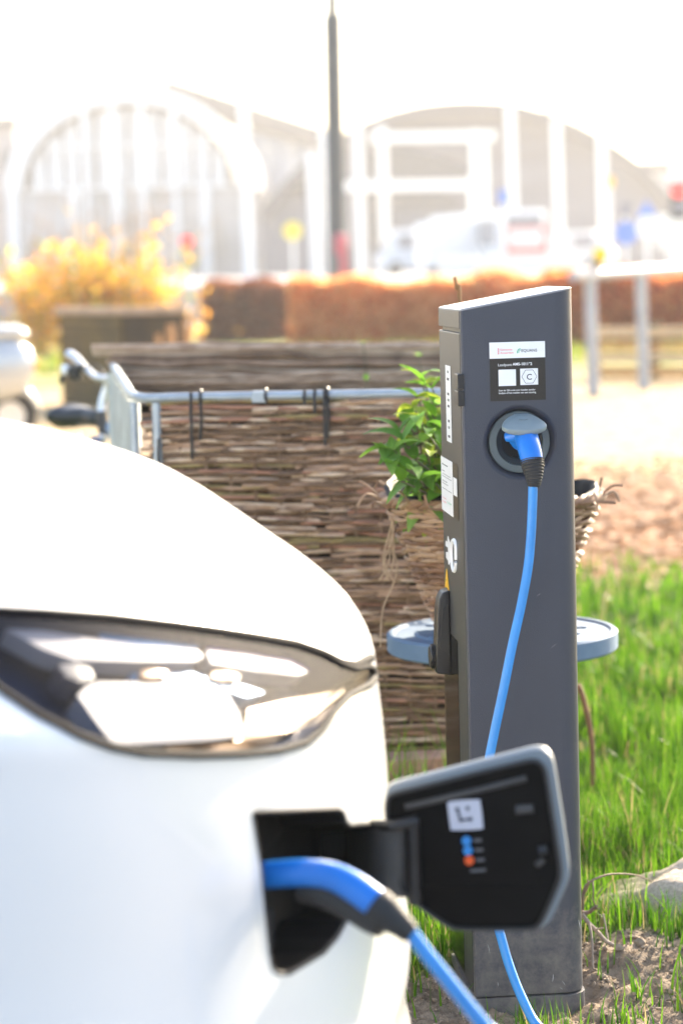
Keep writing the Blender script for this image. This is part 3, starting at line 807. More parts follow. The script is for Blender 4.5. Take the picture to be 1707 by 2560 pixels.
# rest of the car (outside the picture on the left)
M_win = mat('car_window', (0.02, 0.025, 0.03), rough=0.05, spec=0.8)
M_tyre = mat('tyre', (0.02, 0.02, 0.02), rough=0.8); M_rim = mat('alloy_rim', (0.5, 0.5, 0.52), rough=0.3, metal=1.0)
def C3(u, v, z): return cN + cF*u + cL*v + Vector((0, 0, z))
def loft(name, secs, m, smooth=True):
    n = len(secs[0]); vs = [C3(*p) for s_ in secs for p in s_]
    fs = [(i*n+k, i*n+k+1, (i+1)*n+k+1, (i+1)*n+k) for i in range(len(secs)-1) for k in range(n-1)]
    mb = MB(); mb.add(vs, fs); return mb.build(name, m, car, smooth=smooth, world=True, angle=40)
zh = float(S(0, 0)[2])
def sec(u, w, z0, z1): return [(u, -w, z0), (u, -w*0.98, z0+(z1-z0)*.7), (u, -w*.8, z1-.04), (u, 0, z1), (u, w*.8, z1-.04), (u, w*0.98, z0+(z1-z0)*.7), (u, w, z0)]
loft('body_side', [sec(-1.34, .86, .18, 1.10), sec(-2.2, .88, .18, 1.02), sec(-3.3, .88, .18, 1.02), sec(-4.0, .84, .2, 1.0), sec(-4.2, .76, .3, .9)], M_paint)
def cab(u, w, z): return [(u, -w, .98), (u, -w*.86, z-.1), (u, -w*.6, z-.01), (u, 0, z), (u, w*.6, z-.01), (u, w*.86, z-.1), (u, w, .98)]
loft('cabin', [cab(-1.3, .75, 1.13), cab(-1.8, .76, 1.38), cab(-2.1, .76, 1.5), cab(-3.0, .76, 1.52), cab(-3.7, .72, 1.42), cab(-4.1, .68, 1.05)], M_win)
loft('roof_panel', [[(u, v, z) for v in (-.55, 0, .55)] for u, z in ((-2.05, 1.505), (-2.6, 1.535), (-3.3, 1.53), (-3.7, 1.445))], M_paint)
for u in (-0.95, -3.55):
    for v in (-.80, .80):
        wm = Matrix.Translation(C3(u, v, ROAD_Z + .33)) @ Matrix.Rotation(R(-BETA), 4, 'Z') @ Matrix.Rotation(R(90), 4, 'X')
        w_ = MB().lathe([(0.21, -.1), (.31, -.1), (.33, -.07), (.33, .07), (.31, .1), (.21, .1)], wm, 40).build('wheel', M_tyre, car, smooth=True, world=True)
        mb = MB().lathe([(0.001, .085), (.06, .085), (.2, .09), (.212, .1), (.212, -.1), (.2, -.09), (.001, -.085)], wm, 40); r_ = mb.build('rim', M_rim, None, smooth=True); wparent(r_, car); r_.parent = w_; r_.matrix_parent_inverse = Matrix.Translation(car0).inverted() @ Matrix.Translation(car0)
        r_.matrix_parent_inverse = Matrix()
# ------------------------------------------------------------------ charging cable (one thing: plug, cable, plug)
cab0 = P(1331, 2556, 4.1); cab0.z = 0
cable = empty('charging_cable', cab0, 0, 'blue charging cable with black sleeves linking the post socket to the white car', 'cable')
def SP(px, py, out):
    """world point at a pixel, `out` metres in front of the post's side face"""
    return hit_plane(px, py, post0 + nS * out, nS)
# plug at the post
sock = PM @ Vector((cx + 0.004, 0.030, cz))
pl = [sock, SP(1313, 1083, 0.006), SP(1316, 1097, 0.034), SP(1321, 1116, 0.054), SP(1327, 1140, 0.066), SP(1331, 1162, 0.072), SP(1333, 1176, 0.075)]
rr = [0.0190, 0.0200, 0.0208, 0.0208, 0.0200, 0.0178, 0.0150]
path = spline(pl, 6)
rad = np.interp(np.linspace(0, 6, len(path)), range(7), rr)
MB().tube(path, rad, 28).build('plug', M_bluep, cable, smooth=True, world=True, angle=60)
# latch wing on the plug's left
lt = [PM @ Vector((cx - 0.004, 0.01, cz + 0.004)), SP(1296, 1084, 0.010), SP(1281, 1090, 0.008), SP(1264, 1093, 0.002)]
MB().tube(spline(lt, 4), np.interp(np.linspace(0, 3, 13), range(4), [0.016, 0.0145, 0.0105, 0.008]), 16).build('latch', M_bluep, cable, smooth=True, world=True, angle=60)
# ribbed bend sleeve
b0, b1, b2 = SP(1329.5, 1150, 0.069), SP(1333.5, 1185, 0.077), SP(1334, 1218, 0.081)
bp = spline([b0, b1, b2], 22)
br = []
for i in range(len(bp)):
    t = i / (len(bp) - 1)
    base = np.interp(t, [0, .25, .6, 1], [0.0212, 0.0204, 0.0160, 0.0104])
    br.append(base * (1.0 if (i % 4) < 2 else 0.90))
sleeve = MB().tube(bp, br, 28).build('bend_sleeve', M_rubber, cable, smooth=True, world=True, angle=75)
# cable from the post down to the ground, across and up to the car
def UP(ux, uy, out): return SP(ux*1.08865, uy*1.08865, out)
cpts = [UP(1223, 1105, 0.080), UP(1222, 1150, 0.082), UP(1219, 1220, 0.085), UP(1212, 1300, 0.090), UP(1196, 1390, 0.098), UP(1176, 1480, 0.106), UP(1156, 1580, 0.114), UP(1135, 1680, 0.122), UP(1120, 1760, 0.13), UP(1110, 1860, 0.14), UP(1111, 1960, 0.15), UP(1124, 2060, 0.165), UP(1148, 2145, 0.185), UP(1168, 2215, 0.21), UP(1195, 2285, 0.245), UP(1231, 2352, 0.29)]
g0 = cpts[-1]
cpts += [Vector((g0.x+0.035, g0.y-0.07, 0.04)), Vector((g0.x+0.06, g0.y-0.2, 0.012)), Vector((g0.x-0.02, g0.y-0.42, 0.010)), Vector((0.28, 3.25, 0.010)), Vector((0.22, 3.02, 0.03))]
# car side
q_in = Vector(S(*cast(640, 2008))); dS = q_in.y
def dP(ux): return dS - 0.00026*(ux - 640)
CE = [U(938, 2135, dP(930)), U(975, 2185, dP(950)), U(1015, 2235, dP(960)), U(1060, 2292, dP(965)), U(1112, 2356, dP(970))]
e = CE[-1]
cpts += [e + (e-CE[3])*2.6 + Vector((-.03, .01, -.06)), e + (e-CE[3])*1.0] + CE[::-1]
CB = spline(cpts, 8)
MB().tube(CB, 0.0083, 14).build('cable_sheath', M_blue, cable, smooth=True, world=True, angle=80)
# plug at the car
M_carplug = M_bluep
q = [q_in - pv*0.07, q_in - pv*0.03, U(645, 2007, dP(645)), U(705, 2005, dP(705)), U(765, 2014, dP(765)), U(815, 2040, dP(815)), U(868, 2080, dP(868))]
qr = [0.0155, 0.0155, 0.0155, 0.0157, 0.0165, 0.0178, 0.0182]
qp = spline(q, 6); MB().tube(qp, np.interp(np.linspace(0, 6, len(qp)), range(7), qr), 24).build('plug', M_carplug, cable, smooth=True, world=True, angle=60)
g = [U(690, 2045, dP(670)), U(745, 2052, dP(735)), U(795, 2070, dP(785)), U(850, 2102, dP(840)), U(880, 2114, dP(872))]
gp = spline(g, 6); MB().tube(gp, np.interp(np.linspace(0, 4, len(gp)), range(5), [0.012, 0.0165, 0.0185, 0.0195, 0.019]), 20).build('grip', M_rubber, cable, smooth=True, world=True, angle=60)
s_ = spline([U(862, 2078, dP(864)), U(890, 2100, dP(890)), U(915, 2120, dP(915)), U(945, 2146, dP(932))], 10)
sr = [np.interp(i/(len(s_)-1), [0, .3, 1], [0.0215, 0.021, 0.0115]) * (1.0 if i % 4 < 2 else 0.93) for i in range(len(s_))]
MB().tube(s_, sr, 22).build('bend_sleeve', M_rubber, cable, smooth=True, world=True, angle=75)
# ------------------------------------------------------------------ ground
def hills(x, y):
    """gentle ground relief"""
    z = 0.012*np.sin(x*3.1+0.4)*np.cos(y*2.3) + 0.008*np.sin(x*9.0+y*4.0) + 0.006*np.cos(y*11.0-x*5.0)
    near = np.exp(-(((x-0.40)/0.55)**2 + ((y-4.35)/0.40)**2))          # flat round the post
    return z * (1-near) * np.clip((20-y)/8, 0, 1)
def soil_mask(x, y):
    """1 on bare soil round the post"""
    e = ((x-0.46)/0.23)**2 + ((y-4.34)/0.30)**2 + 0.35*np.sin(x*17+y*9)*np.cos(y*15-x*4)
    e2 = ((x-0.10)/0.22)**2 + ((y-4.25)/0.25)**2 + 0.3*np.sin(x*19)*np.cos(y*21)
    return np.maximum(np.clip(1.5-e, 0, 1), np.clip(1.4-e2, 0, 1))
mound_c = P(1665, 2290, 4.85); mound_c.z = 0
def mound(x, y):
    d = ((x-mound_c.x-0.06)/0.21)**2 + ((y-mound_c.y)/0.2)**2
    return 0.085*np.exp(-d*1.1)*(1+.22*np.sin(x*23+y*11)*np.sin(y*27-x*8)) + .006*np.exp(-d)*np.sin(x*61+y*20)*np.sin(y*67)
def gz(x, y):
    x = np.asarray(x, float); y = np.asarray(y, float)
    z = hills(x, y)
    s = soil_mask(x, y)
    lump = (0.005*np.sin(x*37+1)*np.sin(y*41) + 0.004*np.sin(x*71+y*33) + 0.004*np.sin(x*113-y*97+3*np.sin(y*29)) + 0.003*np.sin(x*190+y*150+2*np.sin(x*61)))
    z = z + s*(lump*1.1 + 0.004)
    # soil heaped slightly against the right of the post
    z = z + 0.035*np.exp(-(((x-0.55)/0.10)**2 + ((y-4.52)/0.14)**2))
    z = z - 0.024*np.exp(-(((x-0.33)/0.20)**2 + ((y-4.28)/0.20)**2))
    # verge falls to the road surface towards the camera / car
    k = np.clip((4.03 - y)/0.10, 0, 1); z = z*(1-k) + k*(ROAD_Z-0.03)
    return z
def axis(segs):
    out = []
    for a, b, n in segs: out += list(np.linspace(a, b, n, endpoint=False))
    return np.array(out + [segs[-1][1]])
gx = axis([(-3000,-200,8),(-200,-20,12),(-20,-3,24),(-3,-0.2,24),(-0.2,1.1,110),(1.1,3,40),(3,20,24),(20,200,12),(200,3000,8)])
gy = axis([(-3000,-50,8),(-50,0,8),(0,3.9,10),(3.9,5.2,130),(5.2,8,70),(8,16,40),(16,60,30),(60,300,12),(300,4000,8)])
XX, YY = np.meshgrid(gx, gy, indexing='ij')
ZZ = gz(XX, YY) + mound(XX, YY) + rng.normal(0, .0022, XX.shape)*np.clip(soil_mask(XX, YY) + mound(XX, YY)*8, 0, 1)
nx, ny = XX.shape
gv = np.stack([XX, YY, ZZ], -1).reshape(-1, 3)
gfc = [(i*ny+j, (i+1)*ny+j, (i+1)*ny+j+1, i*ny+j+1) for i in range(nx-1) for j in range(ny-1)]
def ground_material():
    m, nt, b = _nt('ground_material'); L = nt.links.new
    geo = nt.nodes.new('ShaderNodeNewGeometry'); sep = nt.nodes.new('ShaderNodeSeparateXYZ'); L(geo.outputs['Position'], sep.inputs[0])
    def noise(scale, detail=5, rough=0.6):
        n = nt.nodes.new('ShaderNodeTexNoise'); n.inputs['Scale'].default_value = scale; n.inputs['Detail'].default_value = detail; n.inputs['Roughness'].default_value = rough
        L(geo.outputs['Position'], n.inputs['Vector']); return n.outputs['Fac']
    def math_(op, a, b_=None, clamp=False):
        n = nt.nodes.new('ShaderNodeMath'); n.operation = op; n.use_clamp = clamp
        for k, v in enumerate((a, b_)):
            if v is None: continue
            if hasattr(v, 'is_output'): L(v, n.inputs[k])
            else: n.inputs[k].default_value = v
        return n.outputs[0]
    def rng_(v, a, b_, c=0.0, d=1.0):
        n = nt.nodes.new('ShaderNodeMapRange'); n.interpolation_type = 'SMOOTHSTEP'
        L(v, n.inputs[0]); n.inputs[1].default_value = a; n.inputs[2].default_value = b_; n.inputs[3].default_value = c; n.inputs[4].default_value = d; return n.outputs[0]
    def mix(f, a, b_):
        n = nt.nodes.new('ShaderNodeMix'); n.data_type = 'RGBA'
        if hasattr(f, 'is_output'): L(f, n.inputs[0])
        else: n.inputs[0].default_value = f
        for k, v in ((6, a), (7, b_)):
            if hasattr(v, 'is_output'): L(v, n.inputs[k])
            else: n.inputs[k].default_value = (*v, 1)
        return n.outputs[2]
    n1, n2, n3, n4 = noise(1.1), noise(7), noise(38, 8, .7), noise(160, 3)
    soil = mix(rng_(n3, .35, .65), (0.17, 0.125, 0.090), (0.36, 0.285, 0.21))
    soil = mix(rng_(n2, .4, .65, 0, .5), soil, (0.40, 0.32, 0.24))
    grass = mix(rng_(n3, .3, .7), (0.040, 0.075, 0.010), (0.10, 0.14, 0.020))
    chips = mix(rng_(n3, .35, .6), (0.22, 0.085, 0.032), (0.37, 0.175, 0.075))
    path = mix(rng_(n2, .35, .65), (0.50, 0.34, 0.16), (0.66, 0.50, 0.30))
    field = mix(rng_(n1, .45, .6), (0.40, 0.33, 0.14), (0.16, 0.21, 0.03))
    paving = mix(rng_(n2, .3, .7), (0.30, 0.29, 0.28), (0.40, 0.39, 0.37))
    y = sep.outputs[1]; x = sep.outputs[0]
    yn = math_('ADD', y, math_('MULTIPLY', math_('SUBTRACT', n1, .5), 4.0))
    yn2 = math_('ADD', yn, math_('MULTIPLY', math_('SUBTRACT', n2, .5), 2.5))
    c = mix(rng_(yn2, 9.6, 11.2), grass, chips)
    c = mix(rng_(yn2, 14.0, 15.2), c, path)
    c = mix(rng_(yn, 27.5, 30), c, field)
    c = mix(rng_(y, 58, 60), c, paving)
    att = nt.nodes.new('ShaderNodeAttribute'); att.attribute_name = 'tint'
    sm = nt.nodes.new('ShaderNodeSeparateColor'); L(att.outputs['Color'], sm.inputs[0])
    c = mix(sm.outputs[0], c, soil)
    sand = mix(rng_(n4, .35, .65), (0.52, 0.43, 0.33), (0.70, 0.61, 0.50))
    c = mix(sm.outputs[1], c, sand)
    asphalt = mix(rng_(n4, .35, .7), (0.16, 0.155, 0.15), (0.26, 0.25, 0.24))
    c = mix(rng_(y, 4.00, 3.95), c, asphalt)
    L(c, b.inputs['Base Color']); b.inputs['Roughness'].default_value = 0.95; b.inputs['Specular IOR Level'].default_value = 0.2
    bp = nt.nodes.new('ShaderNodeBump'); bp.inputs['Strength'].default_value = 0.9; bp.inputs['Distance'].default_value = 0.02
    L(math_('ADD', n3, math_('MULTIPLY', n4, .4)), bp.inputs['Height']); L(bp.outputs[0], b.inputs['Normal'])
    return m
M_ground = ground_material()
gme = bpy.data.meshes.new('ground'); gme.from_pydata(gv.tolist(), [], gfc); gme.update()
cc = np.zeros((len(gv), 3), np.float32); cc[:, 0] = np.clip(soil_mask(gv[:, 0], gv[:, 1])*1.6, 0, 1); cc[:, 1] = np.clip((mound(gv[:, 0], gv[:, 1])-0.03)*22, 0, 1)
set_cols(gme, cc)
ground = link_mesh('ground', gme, M_ground, None, True); tag(ground, kind='structure', label='grassy verge with bare soil, wood chips and a pale sunlit path')
# road surface and kerb under the car
M_kerb = mat('kerb_concrete', (0.30, 0.29, 0.28), rough=0.9, var=0.2, vscale=20, bump=0.4, bscale=90)
rd = MB().box((-40, -30, ROAD_Z-0.02), (40, 3.86, ROAD_Z)).build('road', mat('asphalt', (0.14, 0.14, 0.145), rough=0.9, var=0.25, vscale=60, bump=0.6, bscale=150), None)
tag(rd, kind='structure', label='grey asphalt parking bay under the white car')
kb = MB()
for k in range(40): kb.box((-20+k*1.0+0.004, 3.862, -0.25), (-19+k*1.0-0.004, 3.985, 0.01))
kb = kb.build('kerb', M_kerb, None, bevel=0.008); tag(kb, kind='structure', label='concrete kerb between the parking bay and the verge')

# ------------------------------------------------------------------ grass
M_grass = mat('grass_blade', (1, 1, 1), rough=0.45, attr='tint', transl=0.4, spec=0.25)
def blades(name, xs, ys, hs, ws, cols, lean=0.45, seg=3):
    n = len(xs)
    ang = rng.uniform(0, 2*np.pi, n); la = rng.uniform(0, 2*np.pi, n); ln = np.abs(rng.normal(0, lean, n)).clip(0, 1.3)
    z0 = gz(xs, ys) + mound(xs, ys) - 0.004
    base = np.stack([xs, ys, z0], -1)
    side = np.stack([np.cos(ang), np.sin(ang), 0*ang], -1); ld = np.stack([np.cos(la), np.sin(la), 0*la], -1)
    rows = []
    for k in range(seg+1):
        t = k/seg
        h = hs*t*(1-0.18*ln*t); off = ld*(hs*ln*t*t*0.75)[:, None]
        c = base + off + np.stack([0*h, 0*h, h], -1)
        w = ws*(1-t**1.6)*0.5
        if k < seg: rows += [c - side*w[:, None], c + side*w[:, None]]
        else: rows += [c]
    nv = 2*seg+1
    V = np.stack(rows, 1).reshape(-1, 3)
    F = []
    b = (np.arange(n)*nv)
    quads = [np.stack([b+2*k, b+2*k+1, b+2*k+3, b+2*k+2], -1) for k in range(seg-1)]
    tr = np.stack([b+2*seg-2, b+2*seg-1, b+2*seg], -1)
    me = bpy.data.meshes.new(name)
    faces = [tuple(r_) for q in quads for r_ in q.tolist()] + [tuple(r_) for r_ in tr.tolist()]
    me.from_pydata(V.tolist(), [], faces); me.update()
    set_cols(me, np.repeat(cols, nv, axis=0).astype(np.float32))
    return me
def gcol(n, dry=0.11):
    a = rng.uniform(0, 1, (n, 1))**1.3
    c = np.array([[0.030, 0.11, 0.006]])*(1-a) + np.array([[0.17, 0.34, 0.016]])*a
    d = rng.uniform(0, 1, n) < dry
    c[d] = np.array([0.36, 0.29, 0.13])*rng.uniform(.7, 1.2, (d.sum(), 1))
    return c
def scatter(n, x0, x1, y0, y1): return rng.uniform(x0, x1, n), rng.uniform(y0, y1, n)
def keep_off(x, y):
    l = (np.stack([x, y], -1) - np.array(post0[:2])) @ np.array([[math.cos(R(POST_YAW)), -math.sin(R(POST_YAW))], [math.sin(R(POST_YAW)), math.cos(R(POST_YAW))]])
    inp = (l[:, 0] > -0.02) & (l[:, 0] < PW+0.02) & (l[:, 1] > -0.02) & (l[:, 1] < PD+0.02)
    return ~inp & (y > 4.06)
X, Y = [], []
for (n, a) in ((52000, (-0.25, 1.6, 4.06, 6.2)), (26000, (-0.6, 2.4, 6.2, 8.5)), (18000, (-1.5, 3.0, 8.5, 11.8)), (6000, (-4.0, -1.0, 8.0, 16.0))):
    x, y = scatter(n, *a); X.append(x); Y.append(y)
X = np.concatenate(X); Y = np.concatenate(Y)
clump = 0.5 + 0.5*np.sin(X*5.3+1.2)*np.sin(Y*4.1+0.7) + 0.35*np.sin(X*13+Y*7)
sm = soil_mask(X, Y); mo = mound(X, Y)
pr = np.clip(0.55 + 0.5*clump, 0, 1) * (1-np.clip(sm*1.5, 0, 0.97)) * (1-np.clip((mo-0.02)*25, 0, .985)) * np.clip((10.9-Y)/2.2, 0.0, 1)
pr = np.where(X < -1.0, 0.8, pr)
k = (rng.uniform(0, 1, len(X)) < pr) & keep_off(X, Y)
X, Y = X[k], Y[k]; clump = clump[k]
H = rng.uniform(0.035, 0.085, len(X)) * (0.8+0.5*clump.clip(0, 1)) * np.where(Y > 6.2, 1.25, 1)
Wd = rng.uniform(0.0025, 0.005, len(X)) * np.where(Y > 6.2, 2.2, 1.0) * np.where(Y > 8.5, 1.5, 1.0)
gme2 = blades('grass', X, Y, H, Wd, gcol(len(X)))
g_ = link_mesh('grass', gme2, M_grass, None); tag(g_, 'short green grass covering the verge around the post', 'grass', kind='stuff')
# taller tufts
TX, TY, TH = [], [], []
def tuft(cx_, cy_, n, h, r_):
    a = rng.uniform(0, 6.28, n); q = np.abs(rng.normal(0, r_, n))
    TX.append(cx_+q*np.cos(a)); TY.append(cy_+q*np.sin(a)); TH.append(rng.uniform(.45, 1.1, n)*h)
for _ in range(42):
    p_ = (rng.uniform(0.62, 1.15), rng.uniform(5.3, 6.6)); tuft(*p_, 26, rng.uniform(.10, .24), .05)
for _ in range(34):
    p_ = (rng.uniform(0.02, 0.36), rng.uniform(5.35, 5.85)); tuft(*p_, 16, rng.uniform(.14, .34), .05)
for _ in range(26):
    p_ = (rng.uniform(0.60, 0.95), rng.uniform(4.12, 4.75)); tuft(*p_, 26, rng.uniform(.07, .17), .04)
for _ in range(14):
    p_ = (rng.uniform(-0.05, 0.20), rng.uniform(4.3, 4.75)); tuft(*p_, 20, rng.uniform(.05, .12), .04)
for (a, b) in ((0.52, 4.30), (0.60, 4.22), (0.30, 4.16), (0.47, 4.15), (0.70, 4.13)): tuft(a, b, 14, .07, .025)
X = np.concatenate(TX); Y = np.concatenate(TY); H = np.concatenate(TH)
k = keep_off(X, Y) & (mound(X, Y) < .05); X, Y, H = X[k], Y[k], H[k]
tm = blades('tall_grass', X, Y, H, rng.uniform(.003, .0065, len(X)), gcol(len(X), .03), lean=.4, seg=4)
t_ = link_mesh('tall_grass', tm, M_grass, None); tag(t_, 'taller bright green grass tufts beside the charging post', 'grass', kind='stuff')
# soil clods and pebbles
M_clod = mat('soil_clod', (1, 1, 1), rough=0.95, attr='tint', var=0.2, vscale=60, bump=0.7, bscale=300, bdist=0.004)
ico = bmesh.new(); bmesh.ops.create_icosphere(ico, subdivisions=1, radius=1.0); IV = np.array([v.co[:] for v in ico.verts]); IF = [tuple(v.index for v in f.verts) for f in ico.faces]; ico.free()
def stones(name, xs, ys, sz, cols, flat=.7, sink=.2):
    V = []; F = []; C = []
    for i in range(len(xs)):
        v = IV * (1+rng.uniform(-.28, .28, (len(IV), 1))) * sz[i] * np.array([1, rng.uniform(.6, 1), flat])
        a = rng.uniform(0, 6.28); v = v @ np.array([[math.cos(a), -math.sin(a), 0], [math.sin(a), math.cos(a), 0], [0, 0, 1]])
        z = float(gz(xs[i], ys[i]) + mound(xs[i], ys[i])); v = v + np.array([xs[i], ys[i], z + sz[i]*flat*(1-2*sink)*.5])
        b = len(V)*len(IV); V.append(v); F += [tuple(k+b for k in f) for f in IF]; C.append(np.repeat(cols[i][None], len(IV), 0))
    me = bpy.data.meshes.new(name); me.from_pydata(np.concatenate(V).tolist(), [], F); me.update(); set_cols(me, np.concatenate(C)); return me
n = 9000; x, y = scatter(n, 0.0, 1.0, 4.02, 5.0)
k = (soil_mask(x, y) > .35) & keep_off(x, y); x, y = x[k], y[k]
sz = (rng.lognormal(-6.2, .6, len(x))).clip(.0012, .017)
a = rng.uniform(0, 1, (len(x), 1)); cols = np.array([[.20, .15, .105]])*(1-a) + np.array([[.44, .35, .26]])*a
cl = link_mesh('soil_clods', stones('soil_clods', x, y, sz, cols), M_clod, None); tag(cl, 'crumbly grey brown soil clods at the foot of the post', 'soil', kind='stuff')
# wood chips on the ground further back
n = 15000; x, y = scatter(n, -1.2, 4.5, 9.4, 16.5)
k = rng.uniform(0, 1, n) < np.clip((y-9.2)/2.0, 0, 1)*np.clip((17-y)/2, 0, 1); x, y = x[k], y[k]; n = len(x)
V = np.zeros((n, 4, 3)); L_ = rng.uniform(.012, .036, n); W_ = L_*rng.uniform(.35, .8, n); a = rng.uniform(0, 6.28, n); tl = rng.normal(0, .16, n); tr_ = rng.normal(0, .16, n)
for q, (sx_, sy_) in enumerate(((-1, -1), (1, -1), (1, 1), (-1, 1))):
    lx = sx_*L_*np.cos(tl); ly = sy_*W_*np.cos(tr_)
    V[:, q, 0] = x + lx*np.cos(a) - ly*np.sin(a); V[:, q, 1] = y + lx*np.sin(a) + ly*np.cos(a); V[:, q, 2] = gz(x, y) + .010 + sx_*L_*np.sin(tl) + sy_*W_*np.sin(tr_)
me = bpy.data.meshes.new('wood_chips'); me.from_pydata(V.reshape(-1, 3).tolist(), [], [(4*i, 4*i+1, 4*i+2, 4*i+3) for i in range(n)]); me.update()
t = rng.uniform(0, 1, (n, 1)); set_cols(me, np.repeat(np.array([[.18, .07, .028]])*(1-t) + np.array([[.48, .26, .13]])*t, 4, axis=0))
wc = link_mesh('wood_chips', me, mat('wood_chip', (1, 1, 1), rough=.85, attr='tint'), None); tag(wc, 'orange brown wood chips strewn behind the grass', 'wood chips', kind='stuff')
# ------------------------------------------------------------------ willow-clad raised planter
M_rod = [mat('willow_rod_%d' % i, c, rough=.75, col2=c2, vscale=14, bump=.5, bscale=120, bdist=.004) for i, (c, c2) in enumerate((
    ((.24, .145, .09), (.47, .31, .21)), ((.12, .07, .042), (.27, .17, .105)), ((.39, .28, .20), (.64, .49, .36)), ((.17, .125, .05), (.32, .24, .10)), ((.25, .115, .07), (.40, .21, .14))))]
M_galv = mat('galvanised_steel', (.36, .41, .46), rough=.5, metal=.45, var=.12, vscale=18, bump=.1, bscale=60)
M_galv2 = mat('pale_corrugated_steel', (.52, .56, .56), rough=.5, metal=.35, var=.15, vscale=10)
M_soil = mat('potting_soil', (.10, .07, .045), rough=.95, col2=(.24, .17, .11), vscale=40, bump=.8, bscale=90, bdist=.01)
M_dark = mat('dark_gap_lining', (.03, .022, .016), rough=.95, var=.4, vscale=30)
FA = P(338, 990, 6.0); FB = P(1235, 985, 5.86)           # front rail ends
FA.z = FB.z = (FA.z + FB.z)/2
BA = P(281, 912, 7.6); BB = FB + (BA - FA)*0.98; BB.z = BA.z
planter = empty('raised_planter', (FA.x, FA.y, 0), 0, 'raised garden bed clad in woven willow with a galvanised steel rail', 'planter')
zr = FA.z
fdir = (FB - FA).normalized(); fn = Vector((fdir.y, -fdir.x, 0)).normalized()      # towards the camera
if fn.y > 0: fn = -fn
flen = (FB - FA).length
def FP(a, z, out=0.0):
    p = FA + fdir*a + fn*out; p.z = z; return p
# rails
mb = MB(); mb.tube(spline([BA, BA + (FA-BA)*.55, BA + (FA-BA)*.9, FA + (FB-FA)*.03, FA + (FB-FA)*.10], 6) + [FB], .0115, 12); mb.build('top_rail', M_galv, planter, smooth=True, world=True)
mb = MB(); mb.tube([BA + Vector((0, .03, -.02)), BB + Vector((0, .03, -.02))], .0135, 10); mb.build('top_rail', M_galv, planter, smooth=True, world=True)
p = FP(flen*0.352, zr, .006); MB().box((-.018, -.013, -.016), (.018, .013, .013), Matrix.Translation(p)).build('rail_clamp', M_galv, planter, bevel=.004, world=True)
# corrugated left end wall
mb = MB(); NN = 60; top = []; bot = []
sdir = (BA - FA); sdir.z = 0; sl = sdir.length; sdir.normalize(); sn = Vector((-sdir.y, sdir.x, 0))
if sn.x > 0: sn = -sn
for k in range(NN+1):
    a = sl*k/NN; o_ = .02*math.sin(k/NN*sl/.16*2*math.pi)
    q = FA + sdir*a + sn*o_; zt = zr - .018 + (BA.z - zr)*k/NN
    top.append((q.x, q.y, zt)); bot.append((q.x, q.y, .02))
mb.add(top + bot, [(k, k+1, NN+2+k, NN+1+k) for k in range(NN)]); mb.build('end_wall', M_galv2, planter, smooth=True, world=True)
cp = MB()
for a, o_ in ((-.004, .004), (.055, .008)):
    q = FP(a, 0, o_); cp = MB().tube([(q.x, q.y, 0.0), (q.x, q.y, zr-.012)], .0115, 10); cp.build('corner_post', M_galv, planter, smooth=True, world=True)
# inner lining, its dark tone standing in for shade in the weave gaps, and the soil bed
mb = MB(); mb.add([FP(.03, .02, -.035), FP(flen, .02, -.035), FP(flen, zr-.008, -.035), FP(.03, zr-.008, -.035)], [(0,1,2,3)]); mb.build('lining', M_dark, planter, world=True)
mb = MB(); N1, N2 = 30, 30; vs = []
for i in range(N1+1):
    for j in range(N2+1):
        q = FA.lerp(FB, i/N1).lerp(BA.lerp(BB, i/N1), j/N2); vs.append((q.x, q.y, zr - .14 + rng.normal(0, .008)))
mb.add(vs, [(i*(N2+1)+j, (i+1)*(N2+1)+j, (i+1)*(N2+1)+j+1, i*(N2+1)+j+1) for i in range(N1) for j in range(N2)]); mb.build('soil_bed', M_soil, planter, smooth=True, world=True)
# woven rods: shared meshes, each rod an object of its own
def rod_mesh(L, r0, r1, phase, pitch=.062, amp=.0075, bend=.003, sides=6, seg=24):
    mb = MB(); pts = []; rr_ = []
    for k in range(seg+1):
        t = k/seg; pts.append((L*t, -amp*math.sin((L*t)/pitch*math.pi + phase), bend*math.sin(t*5.1+phase*2)))
        rr_.append((r0 + (r1-r0)*t)*(.92+.16*rnd.random()))
    mb.tube(pts, rr_, sides)
    me = bpy.data.meshes.new('willow_rod'); me.from_pydata(mb.v, [], mb.f); me.update()
    me.polygons.foreach_set('use_smooth', [True]*len(me.polygons)); return me
ROWS = 104; PITCH_Z = (zr - .055) / ROWS
RM = {}
def rod(L, ph, v, x):
    key = (round(L, 1), ph, v, x)
    if key not in RM:
        me = rod_mesh(round(L, 1), rnd.uniform(.0044, .0064), rnd.uniform(.003, .0048), ph*math.pi); me.materials.append(M_rod[v]); RM[key] = me
    return RM[key]
rz = math.atan2(fdir.y, fdir.x)
nrods = 0
for r_ in range(ROWS):
    z = zr - .016 - r_*PITCH_Z
    a = .03 + rnd.uniform(-.02, .03)
    first = True
    while a < flen - .05:
        L = rnd.choice((.3, .4, .4, .5, .5)) if r_ < 84 else .6
        L = min(L, round(flen - a + .02, 1))
        if L < .1: break
        if nrods < 290:
            o = bpy.data.objects.new('willow_rod', rod(L, (r_ + int(a/.062)) % 2, rnd.choice((0,0,0,1,1,2,2,3,4)), rnd.randrange(2))); COL.objects.link(o)
            o.matrix_world = Matrix.Translation(FP(a, z + rnd.uniform(-.004, .004), rnd.uniform(-.006, .007))) @ Matrix.Rotation(rz, 4, 'Z') @ Matrix.Rotation(rnd.gauss(0, .012), 4, 'Y')
            wparent(o, planter); nrods += 1
        else:
            RM.setdefault('rest', []).append((a, z, L))
        a += L - rnd.uniform(.0, .06)
mb = MB()
